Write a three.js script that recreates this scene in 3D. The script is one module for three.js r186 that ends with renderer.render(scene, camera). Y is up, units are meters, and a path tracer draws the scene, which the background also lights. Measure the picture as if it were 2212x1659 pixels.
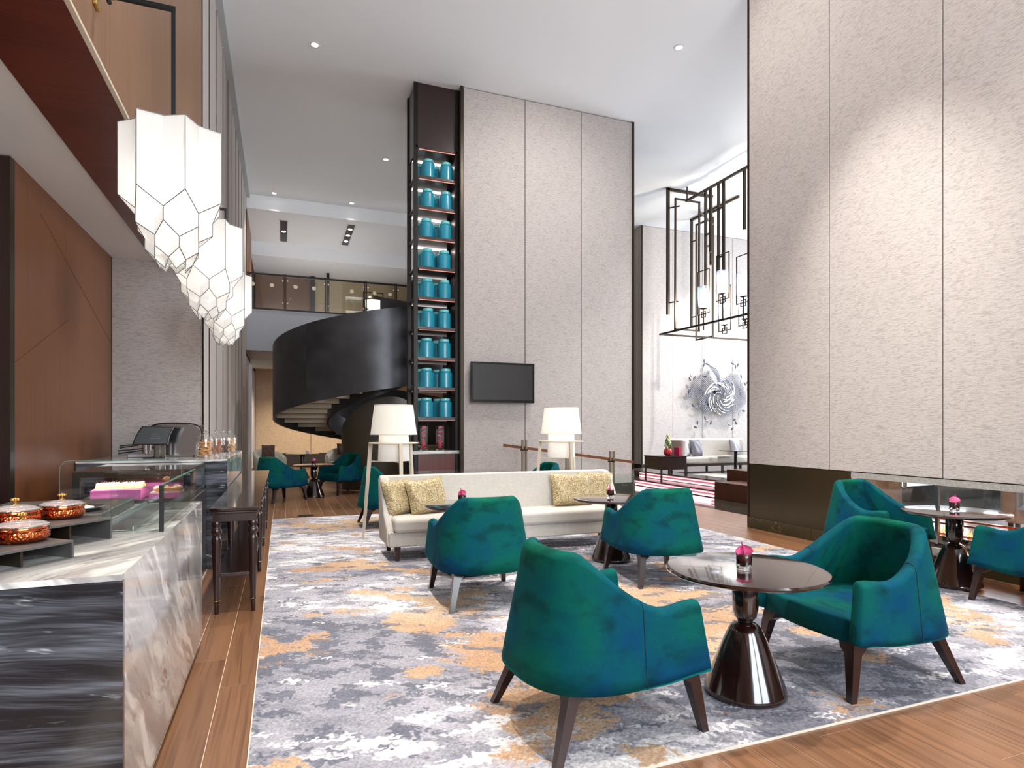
import * as THREE from 'three';
import { RoundedBoxGeometry } from 'three/addons/geometries/RoundedBoxGeometry.js';
import { mergeGeometries, toCreasedNormals, mergeVertices } from 'three/addons/utils/BufferGeometryUtils.js';
import { RectAreaLightUniformsLib } from 'three/addons/lights/RectAreaLightUniformsLib.js';
RectAreaLightUniformsLib.init();

// ---------------------------------------------------------------- camera, sky, large lights, exposure
// World: x to the right along the room, y up, the room recedes along -z. "d" below is the depth -z.
const scene = new THREE.Scene();
scene.background = new THREE.Color(0.75, 0.85, 1.0);
const camera = new THREE.PerspectiveCamera(2 * Math.atan(829.5 / 1300) * 180 / Math.PI, 2212 / 1659, 0.05, 120);
camera.position.set(0, 1.45, 0);
camera.rotation.y = -Math.atan(497 / 1300);
camera.setViewOffset(2212, 1659, 0, -93.5, 2212, 1659);
const renderer = new THREE.WebGLRenderer();
renderer.toneMapping = THREE.LinearToneMapping;
renderer.toneMappingExposure = 1.0;
renderer.shadowMap.enabled = true;

const L = { unseenWindowBack: 13, unseenWindowLobby: 14, down: 80, downWide: 60, wallWash: 165, lobbyDown: 130 };
function areaLight(w, h, color, intensity, pos, target) {
  const l = new THREE.RectAreaLight(color, intensity, w, h);
  l.position.copy(pos); l.lookAt(target); scene.add(l); return l;
}
const V = (x, y, d) => new THREE.Vector3(x, y, -d);
// daylight from unseen windows, placed to light chairs, walls and lobby (their frames are built below)
for (const x of [1.2, 4.2]) areaLight(2.5, 4.6, new THREE.Color(0.86, 0.93, 1), L.unseenWindowBack, V(x, 3.9, -4.82), V(x, 3.9, 5));
for (const d of [8.6, 12.4]) areaLight(3.2, 5.6, new THREE.Color(0.82, 0.9, 1), L.unseenWindowLobby, V(17.32, 4.2, d), V(5, 4.2, d));

// ---------------------------------------------------------------- helpers
let seed = 7;
const rnd = () => { seed = (seed * 1664525 + 1013904223) >>> 0; return seed / 4294967296; };
const rr = (a, b) => a + (b - a) * rnd();
const taken = {};
function numbered(n) { const k = taken[n] = (taken[n] ?? -1) + 1; return k ? `${n}_${String(k).padStart(3, '0')}` : n; }
function ready(g) {
  g = g.index ? g.toNonIndexed() : g;
  for (const k of Object.keys(g.attributes)) if (!['position', 'normal', 'uv'].includes(k)) g.deleteAttribute(k);
  if (!g.attributes.normal) g.computeVertexNormals();
  return g;
}
// texture coordinates in metres, laid flat on each face
function tri(g0) {
  const g = ready(g0), p = g.attributes.position, n = p.count, uv = new Float32Array(n * 2);
  const a = new THREE.Vector3(), b = new THREE.Vector3(), c = new THREE.Vector3();
  for (let i = 0; i < n; i += 3) {
    a.fromBufferAttribute(p, i); b.fromBufferAttribute(p, i + 1); c.fromBufferAttribute(p, i + 2);
    const nn = b.clone().sub(a).cross(c.clone().sub(a)); const ax = Math.abs(nn.x), ay = Math.abs(nn.y), az = Math.abs(nn.z);
    [a, b, c].forEach((v, k) => {
      const j = (i + k) * 2;
      if (ay >= ax && ay >= az) { uv[j] = v.x; uv[j + 1] = v.z; } else if (ax >= az) { uv[j] = v.z; uv[j + 1] = v.y; } else { uv[j] = v.x; uv[j + 1] = v.y; }
    });
  }
  g.setAttribute('uv', new THREE.BufferAttribute(uv, 2));
  return g;
}
function merged(geos) { const l = (Array.isArray(geos) ? geos : [geos]).map(ready); l.forEach(g => { if (!g.attributes.uv) tri(g); }); return l.length > 1 ? mergeGeometries(l) : l[0]; }
function part(name, geos, mat, parent, at, label) {
  const m = new THREE.Mesh(merged(geos), mat); m.name = name; m.castShadow = m.receiveShadow = true;
  if (at) m.position.set(at[0], at[1], -at[2]);
  if (label) m.userData.label = label;
  parent.add(m); return m;
}
function thing(name, label, category, [x, y, d], turn = 0, group) {
  const g = new THREE.Group(); g.name = numbered(name); g.position.set(x, y, -d); g.rotation.y = turn;
  g.userData = { label, category }; if (group) g.userData.group = group; scene.add(g); return g;
}
function solo(name, label, category, geos, mat, group) {
  const m = part(numbered(name), geos, mat, scene); m.userData = { label, category }; if (group) m.userData.group = group; return m;
}
function struct(name, geos, mat) { const m = part(name, geos, mat, scene); m.userData = { kind: 'structure' }; return m; }
function structGroup(name) { const g = new THREE.Group(); g.name = name; g.userData = { kind: 'structure' }; scene.add(g); return g; }
function dup(o, label, [x, y, d], turn) {
  const c = o.clone(); c.name = numbered(o.name.replace(/_\d{3}$/, '')); c.userData = { ...o.userData, label }; c.position.set(x, y, -d);
  if (turn !== undefined) c.rotation.set(0, turn, 0); scene.add(c); return c;
}
// boxes by their limits in x, y and depth
function bx(x0, x1, y0, y1, d0, d1) { const g = new THREE.BoxGeometry(Math.abs(x1 - x0), Math.abs(y1 - y0), Math.abs(d1 - d0)); g.translate((x0 + x1) / 2, (y0 + y1) / 2, -(d0 + d1) / 2); return tri(g); }
function rbx(x0, x1, y0, y1, d0, d1, r = 0.008, s = 2) { const g = new RoundedBoxGeometry(Math.abs(x1 - x0), Math.abs(y1 - y0), Math.abs(d1 - d0), s, r); g.translate((x0 + x1) / 2, (y0 + y1) / 2, -(d0 + d1) / 2); return tri(g); }
// local boxes (z towards the front of the thing)
function lb(w, h, t, x, y, z, r) { const g = r ? new RoundedBoxGeometry(w, h, t, 2, r) : new THREE.BoxGeometry(w, h, t); g.translate(x, y, z); return tri(g); }
function lathe(pts, n = 40) { return new THREE.LatheGeometry(pts.map(p => new THREE.Vector2(p[0], p[1])), n); }
function tube(pts, r, n = 8, seg, closed = false) { const c = new THREE.CatmullRomCurve3(pts, closed, 'catmullrom', 0.5); return new THREE.TubeGeometry(c, seg ?? pts.length * 6, r, n, closed); }
function bar(a, b, w, t = w) { // a square bar between two points
  const dir = b.clone().sub(a), len = dir.length(), g = new THREE.BoxGeometry(w, t, len + w * 0.98);
  const m = new THREE.Matrix4().lookAt(b, a, Math.abs(dir.y) > 0.9 * len ? new THREE.Vector3(1, 0, 0) : new THREE.Vector3(0, 1, 0));
  m.setPosition(a.clone().add(b).multiplyScalar(0.5)); g.applyMatrix4(m); return g;
}
function rod(a, b, r0, r1 = r0, n = 12) {
  const dir = b.clone().sub(a), len = dir.length(), g = new THREE.CylinderGeometry(r1, r0, len, n);
  g.applyQuaternion(new THREE.Quaternion().setFromUnitVectors(new THREE.Vector3(0, 1, 0), dir.normalize())); g.translate((a.x + b.x) / 2, (a.y + b.y) / 2, (a.z + b.z) / 2); return g;
}
// rings of points joined into a skin
function loft(rings, closedRing = true, caps = true, crease, wrap) {
  const n = rings[0].length, pos = [], idx = [];
  rings.forEach(r => r.forEach(p => pos.push(p.x, p.y, p.z)));
  const cols = closedRing ? n : n - 1;
  for (let i = 0; i < rings.length - 1; i++) for (let j = 0; j < cols; j++) {
    const a = i * n + j, b = i * n + (j + 1) % n, c = a + n, d = b + n; idx.push(a, c, b, b, c, d);
  }
  if (caps && closedRing) for (const [i, flip] of [[0, false], [rings.length - 1, true]]) {
    const c = new THREE.Vector3(); rings[i].forEach(p => c.add(p)); c.multiplyScalar(1 / n); const k = pos.length / 3; pos.push(c.x, c.y, c.z);
    for (let j = 0; j < n; j++) { const a = i * n + j, b = i * n + (j + 1) % n; flip ? idx.push(a, k, b) : idx.push(a, b, k); }
  }
  let g = new THREE.BufferGeometry(); g.setAttribute('position', new THREE.Float32BufferAttribute(pos, 3)); g.setIndex(idx);
  if (wrap) { // texture follows the skin: u along the rings, v around each ring, in metres
    const uv = []; let u = 0; const mid = Math.floor(n / 3);
    rings.forEach((r, i) => { if (i) u += r[mid].distanceTo(rings[i - 1][mid]); let v = 0; r.forEach((p, j) => { if (j) v += p.distanceTo(r[j - 1]); uv.push(u, v); }); });
    while (uv.length / 2 < pos.length / 3) uv.push(uv.length / 2 > rings.length * n ? u : 0, 0.3);
    g.setAttribute('uv', new THREE.Float32BufferAttribute(uv, 2));
  }
  if (crease) { g = toCreasedNormals(g, crease); } else g.computeVertexNormals();
  return wrap ? ready(g) : tri(g);
}
const sm = (a, b, x) => { const t = Math.min(1, Math.max(0, (x - a) / (b - a))); return t * t * (3 - 2 * t); };
const ORD = ['first', 'second', 'third', 'fourth', 'fifth', 'sixth', 'seventh', 'eighth', 'ninth', 'tenth'];

// ---------------------------------------------------------------- procedural textures
const H = (x, y, s) => { let h = (x * 374761393 + y * 668265263 + s * 2147483647) | 0; h = (h ^ (h >>> 13)) * 1274126177 | 0; h = (h ^ (h >>> 16)) >>> 0; return h / 4294967295; };
function vn(x, y, px, py, s) { // value noise that repeats after px, py cells
  const xi = Math.floor(x), yi = Math.floor(y), fx = x - xi, fy = y - yi, u = fx * fx * (3 - 2 * fx), v = fy * fy * (3 - 2 * fy);
  const m = (a, p) => ((a % p) + p) % p, a = H(m(xi, px), m(yi, py), s), b = H(m(xi + 1, px), m(yi, py), s), c = H(m(xi, px), m(yi + 1, py), s), d = H(m(xi + 1, px), m(yi + 1, py), s);
  return a + (b - a) * u + (c - a) * v + (a - b - c + d) * u * v;
}
function fbm(u, v, fx, fy, oct, s) { let t = 0, a = 0.5, w = 0; for (let o = 0; o < oct; o++) { t += a * vn(u * fx, v * fy, fx, fy, s + o * 17); w += a; a *= 0.5; fx *= 2; fy *= 2; } return t / w; }
function tex(w, h, fn, wm, hm, srgb = true) {
  const data = new Uint8Array(w * h * 4);
  for (let j = 0; j < h; j++) for (let i = 0; i < w; i++) { const c = fn(i / w, j / h), k = (j * w + i) * 4; data[k] = c[0]; data[k + 1] = c[1]; data[k + 2] = c[2]; data[k + 3] = 255; }
  const t = new THREE.DataTexture(data, w, h); t.wrapS = t.wrapT = THREE.RepeatWrapping; t.magFilter = THREE.LinearFilter; t.minFilter = THREE.LinearFilter; t.repeat.set(1 / wm, 1 / hm);
  if (srgb) t.colorSpace = THREE.SRGBColorSpace; t.needsUpdate = true; return t;
}
const clamp = x => Math.max(0, Math.min(255, x));
const mix = (a, b, t) => [0, 1, 2].map(i => clamp(a[i] + (b[i] - a[i]) * t));
const gray = x => [clamp(x), clamp(x), clamp(x)];
function woodTex(c0, c1, c2, s, wm = 0.8, hm = 2.4, contrast = 1) { // grain along v
  return tex(512, 1024, (u, v) => {
    const warp = fbm(u, v, 4, 3, 3, s) * 0.06, g = fbm(u + warp, v, 64, 4, 3, s + 3), f = fbm(u + warp, v, 200, 12, 2, s + 9), b = fbm(u, v, 7, 2, 3, s + 5);
    let c = mix(c0, c1, clamp01((b * 0.6 + g * 0.5 - 0.15) * 1.1)); c = mix(c, c2, clamp01((g - 0.52) * 2.6 * contrast) * 0.6 + clamp01((f - 0.55) * 2) * 0.25 * contrast); return c;
  }, wm, hm);
}
const clamp01 = x => Math.max(0, Math.min(1, x));
const T = {};
T.floor = woodTex([150, 106, 74], [120, 82, 56], [88, 58, 38], 11, 0.7, 2.6);
T.dark = woodTex([66, 32, 26], [48, 23, 19], [30, 14, 12], 23, 0.5, 1.6, 0.8);
T.tan = woodTex([150, 108, 74], [128, 90, 60], [108, 74, 48], 31, 0.9, 2.8, 0.7);
T.red = woodTex([104, 42, 30], [82, 30, 24], [52, 18, 16], 41, 0.9, 2.4, 0.9);
T.fabric = tex(1024, 1024, (u, v) => {
  const a = fbm(u, v, 30, 150, 2, 3), b = fbm(u, v, 160, 420, 1, 9), c = fbm(u, v, 5, 5, 3, 5); const t = clamp01((a - 0.46) * 3.2) * 0.55 + b * 0.35;
  return mix([204, 195, 189], [166, 157, 151], t + (c - 0.5) * 0.12);
}, 1.1, 1.1);
T.fabricBump = tex(512, 512, (u, v) => gray(255 * (0.6 * fbm(u, v, 40, 220, 2, 3) + 0.4 * fbm(u, v, 120, 240, 1, 8))), 1.1, 1.1, false);
T.linen = tex(512, 512, (u, v) => mix([222, 216, 206], [190, 183, 173], 0.5 * vn(u * 256, v * 20, 256, 20, 2) + 0.5 * vn(u * 20, v * 256, 20, 256, 4) + (fbm(u, v, 4, 4, 3, 6) - 0.5) * 0.2), 0.5, 0.5);
T.velvet = tex(512, 512, (u, v) => {
  const a = fbm(u, v, 3, 3, 4, 51), b = fbm(u + a * 0.1, v, 12, 18, 4, 57), f = fbm(u, v, 120, 120, 1, 3);
  const c = mix([0, 88, 66], [0, 60, 92], clamp01((a - 0.36) * 2.6)); return mix(c, [0, 34, 36], clamp01((b - 0.48) * 2.4) * 0.6 + (f - 0.5) * 0.12);
}, 1.3, 1.3);
T.gold = tex(512, 512, (u, v) => { const a = vn(u * 90, v * 150, 90, 150, 3), b = fbm(u, v, 40, 60, 2, 8), c = fbm(u, v, 3, 3, 2, 4); return mix([206, 190, 150], [112, 88, 52], clamp01((a * 0.6 + b * 0.6 - 0.42) * 2.1) * (0.75 + 0.4 * c)); }, 0.45, 0.45);
T.goldBump = tex(256, 256, (u, v) => gray(255 * vn(u * 60, v * 90, 60, 90, 3)), 0.45, 0.45, false);
function streak(u, v, s, fx, fy, k = 0.16) { const w = fbm(u, v, 3, 3, 3, s) * k; return fbm(u, v + w, fx, fy, 5, s + 7); }
T.marbleDark = tex(1024, 1024, (u, v) => {
  const w = u * 0 + v + 0.0, a = streak(u, w, 61, 2, 18, 0.06), b = streak(u, w, 67, 3, 60, 0.06), c = streak(u, w, 71, 8, 44, 0.06);
  const f = fbm(u, v + fbm(u, v, 3, 3, 3, 61) * 0.06, 10, 220, 2, 77); let col = mix([34, 36, 41], [116, 120, 129], clamp01((a - 0.3) * 1.9 + (f - 0.5) * 0.75)); col = mix(col, [24, 26, 32], clamp01((b - 0.5) * 3) * 0.7); return mix(col, [206, 210, 216], clamp01((c - 0.72) * 9) * 0.8);
}, 1.15, 1.0);
T.marbleLight = tex(1024, 1024, (u, v) => {
  const a = streak(u, v, 81, 2, 10), b = streak(u, v, 87, 4, 44), c = streak(u, v, 91, 3, 18), e = streak(u, v, 97, 9, 28);
  let col = mix([156, 154, 152], [222, 220, 216], clamp01((a - 0.3) * 2.2)); col = mix(col, [132, 129, 127], clamp01((b - 0.5) * 2.6) * 0.6); col = mix(col, [124, 88, 70], clamp01((e - 0.66) * 9) * 0.75); return mix(col, [244, 242, 236], clamp01((c - 0.58) * 6));
}, 1.3, 1.3);
T.marbleGreen = tex(512, 512, (u, v) => { const a = fbm(u, v, 4, 4, 5, 101), b = Math.abs(fbm(u, v, 5, 5, 5, 107) - 0.5); return mix(mix([44, 46, 40], [70, 70, 60], a), [196, 194, 184], clamp01((0.010 - b) * 90) * 0.6); }, 1.6, 1.6);
T.stone = tex(256, 256, (u, v) => mix([186, 182, 176], [128, 124, 118], fbm(u, v, 60, 60, 3, 121)), 0.5, 0.5);
T.steel = tex(512, 512, (u, v) => mix([84, 84, 88], [46, 45, 47], clamp01(fbm(u, v, 3, 3, 5, 131) * 1.6 - 0.3)), 2.2, 2.2);
T.hammer = tex(256, 256, (u, v) => { const n = 14; let m = 9; const x = u * n, y = v * n; for (let i = -1; i < 2; i++) for (let j = -1; j < 2; j++) { const a = Math.floor(x) + i, b = Math.floor(y) + j, p = ((a % n) + n) % n, q = ((b % n) + n) % n; m = Math.min(m, Math.hypot(a + H(p, q, 1) - x, b + H(p, q, 2) - y)); } return gray(255 * Math.min(1, m)); }, 0.2, 0.2, false);
const RUG = { x0: -0.135, x1: 5.58, d0: 2.18, d1: 10.14 };
T.rug = (() => {
  const w = 1472, h = 2048, W = RUG.x1 - RUG.x0, D = RUG.d1 - RUG.d0, blobs = [[1.05, 3.75, 0.5], [1.3, 3.2, 0.45], [0.75, 3.55, 0.3], [1.15, 2.62, 0.34], [1.0, 4.4, 0.4], [1.6, 3.5, 0.6], [2.2, 4.1, 0.6], [2.9, 4.0, 0.7], [3.9, 3.1, 0.55], [4.6, 3.4, 0.5], [0.7, 6.4, 0.4], [1.4, 4.9, 0.5], [2.3, 3.4, 0.5], [4.9, 5.2, 0.5], [3.9, 4.7, 0.5], [0.85, 9, 0.6]];
  const px = i => i;
  const t = tex(w, h, (u, v) => {
    const X = RUG.x0 + u * W, d = RUG.d1 - v * D;
    const jx = (vn(u * 260, v * 380, 260, 380, 5) - 0.5) * 0.016, ju = u + jx, jv = v + jx * 0.6;
    const big = fbm(ju, jv, 5, 8, 4, 201), st = fbm(ju, jv, 34, 96, 4, 207), sp = fbm(ju, jv, 50, 104, 3, 213), wh = fbm(ju, jv, 30, 100, 4, 219), fine = vn(u * 736, v * 1024, 736, 1024, 3);
    let c = mix([142, 140, 148], [176, 172, 178], clamp01((big - 0.34) * 3));
    c = mix(c, [116, 115, 125], clamp01((st - 0.52) * 9) * 0.6);
    c = mix(c, [84, 86, 98], clamp01((sp + (big - 0.5) * -0.6 - 0.615) * 22) * 0.7);
    c = mix(c, [226, 222, 221], clamp01((wh + (big - 0.5) * 0.5 - 0.615) * 16) * 0.8);
    let bias = 0; for (const [a, b, r] of blobs) { const q = ((X - a) ** 2 + (d - b) ** 2) / (r * r); if (q < 6) bias = Math.max(bias, Math.exp(-q)); }
    const om = fbm(ju, jv, 16, 30, 5, 231) + bias * 0.26;
    c = mix(c, mix([178, 140, 108], [194, 166, 136], clamp01((fbm(u, v, 6, 9, 3, 237) - 0.35) * 3)), clamp01((om - 0.655) * 26) * (sp > 0.6 ? 0.25 : 0.92));
    const gr = 0.86 + 0.26 * fine; return [clamp(c[0] * gr), clamp(c[1] * gr), clamp(c[2] * gr)];
  }, 1, 1);
  return t;
})();
T.pile = tex(256, 256, (u, v) => gray(255 * vn(u * 128, v * 128, 128, 128, 9)), 0.22, 0.22, false);

// ---------------------------------------------------------------- materials
const std = (o) => new THREE.MeshStandardMaterial(o), phy = (o) => new THREE.MeshPhysicalMaterial(o);
const rgb = (r, g, b) => new THREE.Color(`rgb(${r},${g},${b})`);
const M = {
  ceiling: std({ color: rgb(226, 226, 227), roughness: 0.9 }),
  plaster: std({ color: rgb(222, 218, 216), roughness: 0.85 }),
  fabricPlain: std({ color: rgb(172, 162, 155), roughness: 0.9 }),
  fabric: std({ map: T.fabric, color: new THREE.Color(0.85, 0.85, 0.86), bumpMap: T.fabricBump, bumpScale: 0.0015, roughness: 0.85 }),
  joint: std({ color: rgb(44, 36, 32), roughness: 0.7 }),
  postMetal: std({ color: rgb(142, 130, 112), roughness: 0.35, metalness: 0.6 }),
  drum: std({ color: rgb(74, 64, 50), roughness: 0.55 }),
  bronze: std({ color: rgb(62, 52, 40), roughness: 0.32, metalness: 0.65 }),
  bronzeMirror: std({ color: rgb(66, 54, 34), roughness: 0.24, metalness: 0.6 }),
  darkMetal: std({ color: rgb(36, 31, 28), roughness: 0.38, metalness: 0.6 }),
  blackMetal: std({ color: rgb(16, 16, 18), roughness: 0.35, metalness: 0.4 }),
  floorSub: std({ color: rgb(206, 184, 158), roughness: 0.6 }),
  floor: [0, 1, 2, 3].map(i => { const m = T.floor.clone(); m.offset.set(i * 0.27, i * 0.31); m.needsUpdate = true; return phy({ map: m, color: new THREE.Color(1, 1, 1).multiplyScalar([0.94, 0.82, 0.75, 0.87][i]), roughness: 0.34, clearcoat: 0.25, clearcoatRoughness: 0.3 }); }),
  rug: std({ map: T.rug, bumpMap: T.pile, bumpScale: 0.004, roughness: 1 }),
  rugEdge: std({ color: rgb(216, 206, 190), roughness: 0.9 }),
  darkWood: phy({ map: T.dark, color: new THREE.Color(0.5, 0.47, 0.47), roughness: 0.32, clearcoat: 0.4, clearcoatRoughness: 0.15 }),
  polish: phy({ map: T.dark, color: new THREE.Color(0.34, 0.3, 0.3), roughness: 0.16, clearcoat: 1, clearcoatRoughness: 0.06 }),
  tan: std({ map: T.tan, color: new THREE.Color(0.78, 0.8, 0.84), roughness: 0.42 }),
  red: phy({ map: T.red, roughness: 0.34, clearcoat: 0.3, clearcoatRoughness: 0.25 }),
  walnut: std({ map: T.tan, color: rgb(204, 176, 150), roughness: 0.4 }),
  marbleDark: phy({ map: T.marbleDark, roughness: 0.2, clearcoat: 0.6, clearcoatRoughness: 0.1 }),
  marbleLight: phy({ map: T.marbleLight, roughness: 0.16, clearcoat: 0.6, clearcoatRoughness: 0.06 }),
  marbleGreen: phy({ map: T.marbleGreen, roughness: 0.1, clearcoat: 0.7, clearcoatRoughness: 0.05 }),
  stone: std({ map: T.stone, roughness: 0.6 }),
  velvet: phy({ map: T.velvet, roughness: 0.8, specularIntensity: 0.2, sheen: 0.8, sheenColor: new THREE.Color(0.0, 0.42, 0.40), sheenRoughness: 0.28 }),
  seam: std({ color: rgb(0, 44, 46), roughness: 0.9 }),
  linen: std({ map: T.linen, color: new THREE.Color(0.82, 0.82, 0.83), roughness: 0.95 }),
  cream: std({ color: rgb(214, 206, 190), roughness: 0.8 }),
  gold: phy({ map: T.gold, bumpMap: T.goldBump, bumpScale: 0.003, roughness: 0.45, metalness: 0.15, sheen: 0.3, sheenColor: new THREE.Color(1, 0.93, 0.8), sheenRoughness: 0.4 }),
  turquoise: phy({ color: rgb(38, 146, 170), roughness: 0.3, clearcoat: 0.5, clearcoatRoughness: 0.2 }),
  turquoiseLid: phy({ color: rgb(116, 204, 206), roughness: 0.35, clearcoat: 0.4, clearcoatRoughness: 0.2 }),
  glass: phy({ color: 0xffffff, transmission: 1, roughness: 0.02, thickness: 0, ior: 1.5 }),
  glassGreen: phy({ color: rgb(244, 249, 247), transmission: 1, roughness: 0.02, thickness: 0, ior: 1.5 }),
  glassEdge: phy({ color: rgb(120, 176, 160), transmission: 0.6, roughness: 0.15, thickness: 0 }),
  solidGlass: phy({ color: 0xffffff, transmission: 1, roughness: 0.02, thickness: 0.02, ior: 1.5 }),
  chrome: std({ color: rgb(210, 210, 212), roughness: 0.12, metalness: 1 }),
  steel: std({ color: rgb(176, 176, 178), roughness: 0.3, metalness: 1 }),
  copper: std({ color: rgb(206, 104, 62), roughness: 0.2, metalness: 1, bumpMap: T.hammer, bumpScale: 0.003 }),
  copperPlain: std({ color: rgb(206, 108, 68), roughness: 0.18, metalness: 1 }),
  brass: std({ color: rgb(206, 166, 96), roughness: 0.28, metalness: 1 }),
  black: std({ color: rgb(20, 20, 22), roughness: 0.35 }),
  slate: std({ color: rgb(82, 80, 78), roughness: 0.35 }),
  screen: phy({ color: rgb(38, 39, 40), roughness: 0.25, clearcoat: 0.3, clearcoatRoughness: 0.2 }),
  patina: std({ map: T.steel, roughness: 0.34, metalness: 0.55 }),
  plasterWarm: std({ color: rgb(206, 192, 168), roughness: 0.85 }),
  paleWood: std({ color: rgb(206, 192, 172), roughness: 0.45 }),
  pink: std({ color: rgb(222, 104, 176), roughness: 0.5 }),
  pinkFlower: phy({ color: rgb(238, 96, 150), roughness: 0.5, transmission: 0.25, thickness: 0 }),
  drink: phy({ color: rgb(70, 16, 14), roughness: 0.1 }),
  redGlass: phy({ color: rgb(196, 40, 40), roughness: 0.1, clearcoat: 1 }),
  leaf: std({ color: rgb(96, 124, 74), roughness: 0.6 }),
  bud: std({ color: rgb(206, 212, 160), roughness: 0.6 }),
  shade: phy({ color: rgb(246, 244, 240), roughness: 0.9, transmission: 0.5, thickness: 0, side: THREE.DoubleSide }),
  shadeCream: phy({ color: rgb(240, 238, 232), roughness: 0.95, transmission: 0.45, thickness: 0, side: THREE.DoubleSide }),
};
const glow = (r, g, b, k) => std({ color: 0x111111, emissive: new THREE.Color(r, g, b), emissiveIntensity: k, roughness: 0.6 });

// ================================================================ THE SETTING
const CEIL = 7.8, XL = -0.913;
// floor: boards laid along the depth of the room on a light bed; dark marble beyond
{
  const fl = structGroup('floor');
  part('bed', bx(-6, 7.15, -0.14, -0.0022, -5, 24), M.floorSub, fl);
  part('marble_slab', bx(7.15, 17.4, -0.14, 0, -5, 24), M.marbleGreen, fl);
  const bw = 0.192, geo = {};
  let n = 0;
  for (let i = 0; i < 42; i++) {
    const x0 = -0.9 + i * bw, x1 = x0 + bw; let d = 0.4 - H(i, 3, 9) * 1.7;
    while (d < 18.2) {
      const len = 1.9, e = d + len;
      const hidden = x0 > RUG.x0 + 0.05 && x1 < RUG.x1 - 0.05 && d > RUG.d0 + 0.05 && e < RUG.d1 - 0.05;
      const behind = (x0 > 2.4 && d > 10.6) || (x0 > 2.6 && d > 9.9 && x1 < 5.5) || e < 1.2 || (x1 < -0.56 && d < 9.2);
      const skipUnder = x0 > RUG.x0 + 0.05 && x1 < RUG.x1 - 0.05 && ((d > RUG.d0 + 0.05 && d < RUG.d1 - 0.05 && e > RUG.d1 && RUG.d1 - d > 1.9) || false);
      if (!hidden && !behind && !skipUnder) {
        if (!geo.g) { geo.g = new RoundedBoxGeometry(bw - 0.0035, 0.016, len - 0.003, 1, 0.0015); geo.g = tri(geo.g); }
        const m = new THREE.Mesh(geo.g, M.floor[(i * 7 + n * 3) % 4]); m.name = 'plank'; m.castShadow = m.receiveShadow = true; m.position.set(x0 + bw / 2, -0.008, -(d + len / 2)); fl.add(m); n++;
      }
      d = e;
    }
  }
  // the boards that nobody sees apart: under the rug and behind the counters
  const rest = part('boards', [bx(-6, -0.9, -0.016, -0.001, -5, 24), bx(-0.9, 7.15, -0.016, -0.001, -5, -1.4), bx(-0.9, 7.15, -0.016, -0.001, 18.3, 24)], M.floor[1], fl); rest.userData.kind = 'stuff';
  console.log('planks', n);
}
// rug
{
  const r = thing('area_rug', 'large grey and white mottled rug with tan orange patches under the green chairs', 'rug', [(RUG.x0 + RUG.x1) / 2, 0, (RUG.d0 + RUG.d1) / 2]);
  const W = RUG.x1 - RUG.x0, D = RUG.d1 - RUG.d0, g = new THREE.BoxGeometry(W, 0.012, D);
  const p = g.attributes.position, uv = g.attributes.uv; for (let i = 0; i < p.count; i++) uv.setXY(i, p.getX(i) / W + 0.5, p.getZ(i) / D + 0.5);
  g.translate(0, 0.0062, 0); part('pile', g, M.rug, r);
  part('binding', [lb(W + 0.012, 0.009, 0.012, 0, 0.0047, D / 2), lb(W + 0.012, 0.009, 0.012, 0, 0.0047, -D / 2), lb(0.012, 0.009, D, W / 2, 0.0047, 0), lb(0.012, 0.009, D, -W / 2, 0.0047, 0)], M.rugEdge, r);
}
T.rug.repeat.set(1, 1);
// ceilings
{
  const c = structGroup('ceiling');
  part('main_slab', bx(-6, 17.6, CEIL, CEIL + 0.3, -5.3, 17.85), M.ceiling, c);
  part('shadow_gap', bx(XL, XL + 0.10, CEIL - 0.10, CEIL, 8.2, 17.85), std({ color: rgb(176, 178, 180), roughness: 0.9 }), c);
  part('gallery_slab', bx(-6, 17.6, 7.42, CEIL + 0.3, 17.85, 21), M.ceiling, c);
  part('gallery_edge', bx(-6, 17.6, 7.0, 7.42, 21, 21.25), M.ceiling, c);
  part('gallery_slab', bx(-6, 17.6, 7.02, 7.5, 21.25, 24.2), M.ceiling, c);
}
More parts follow.
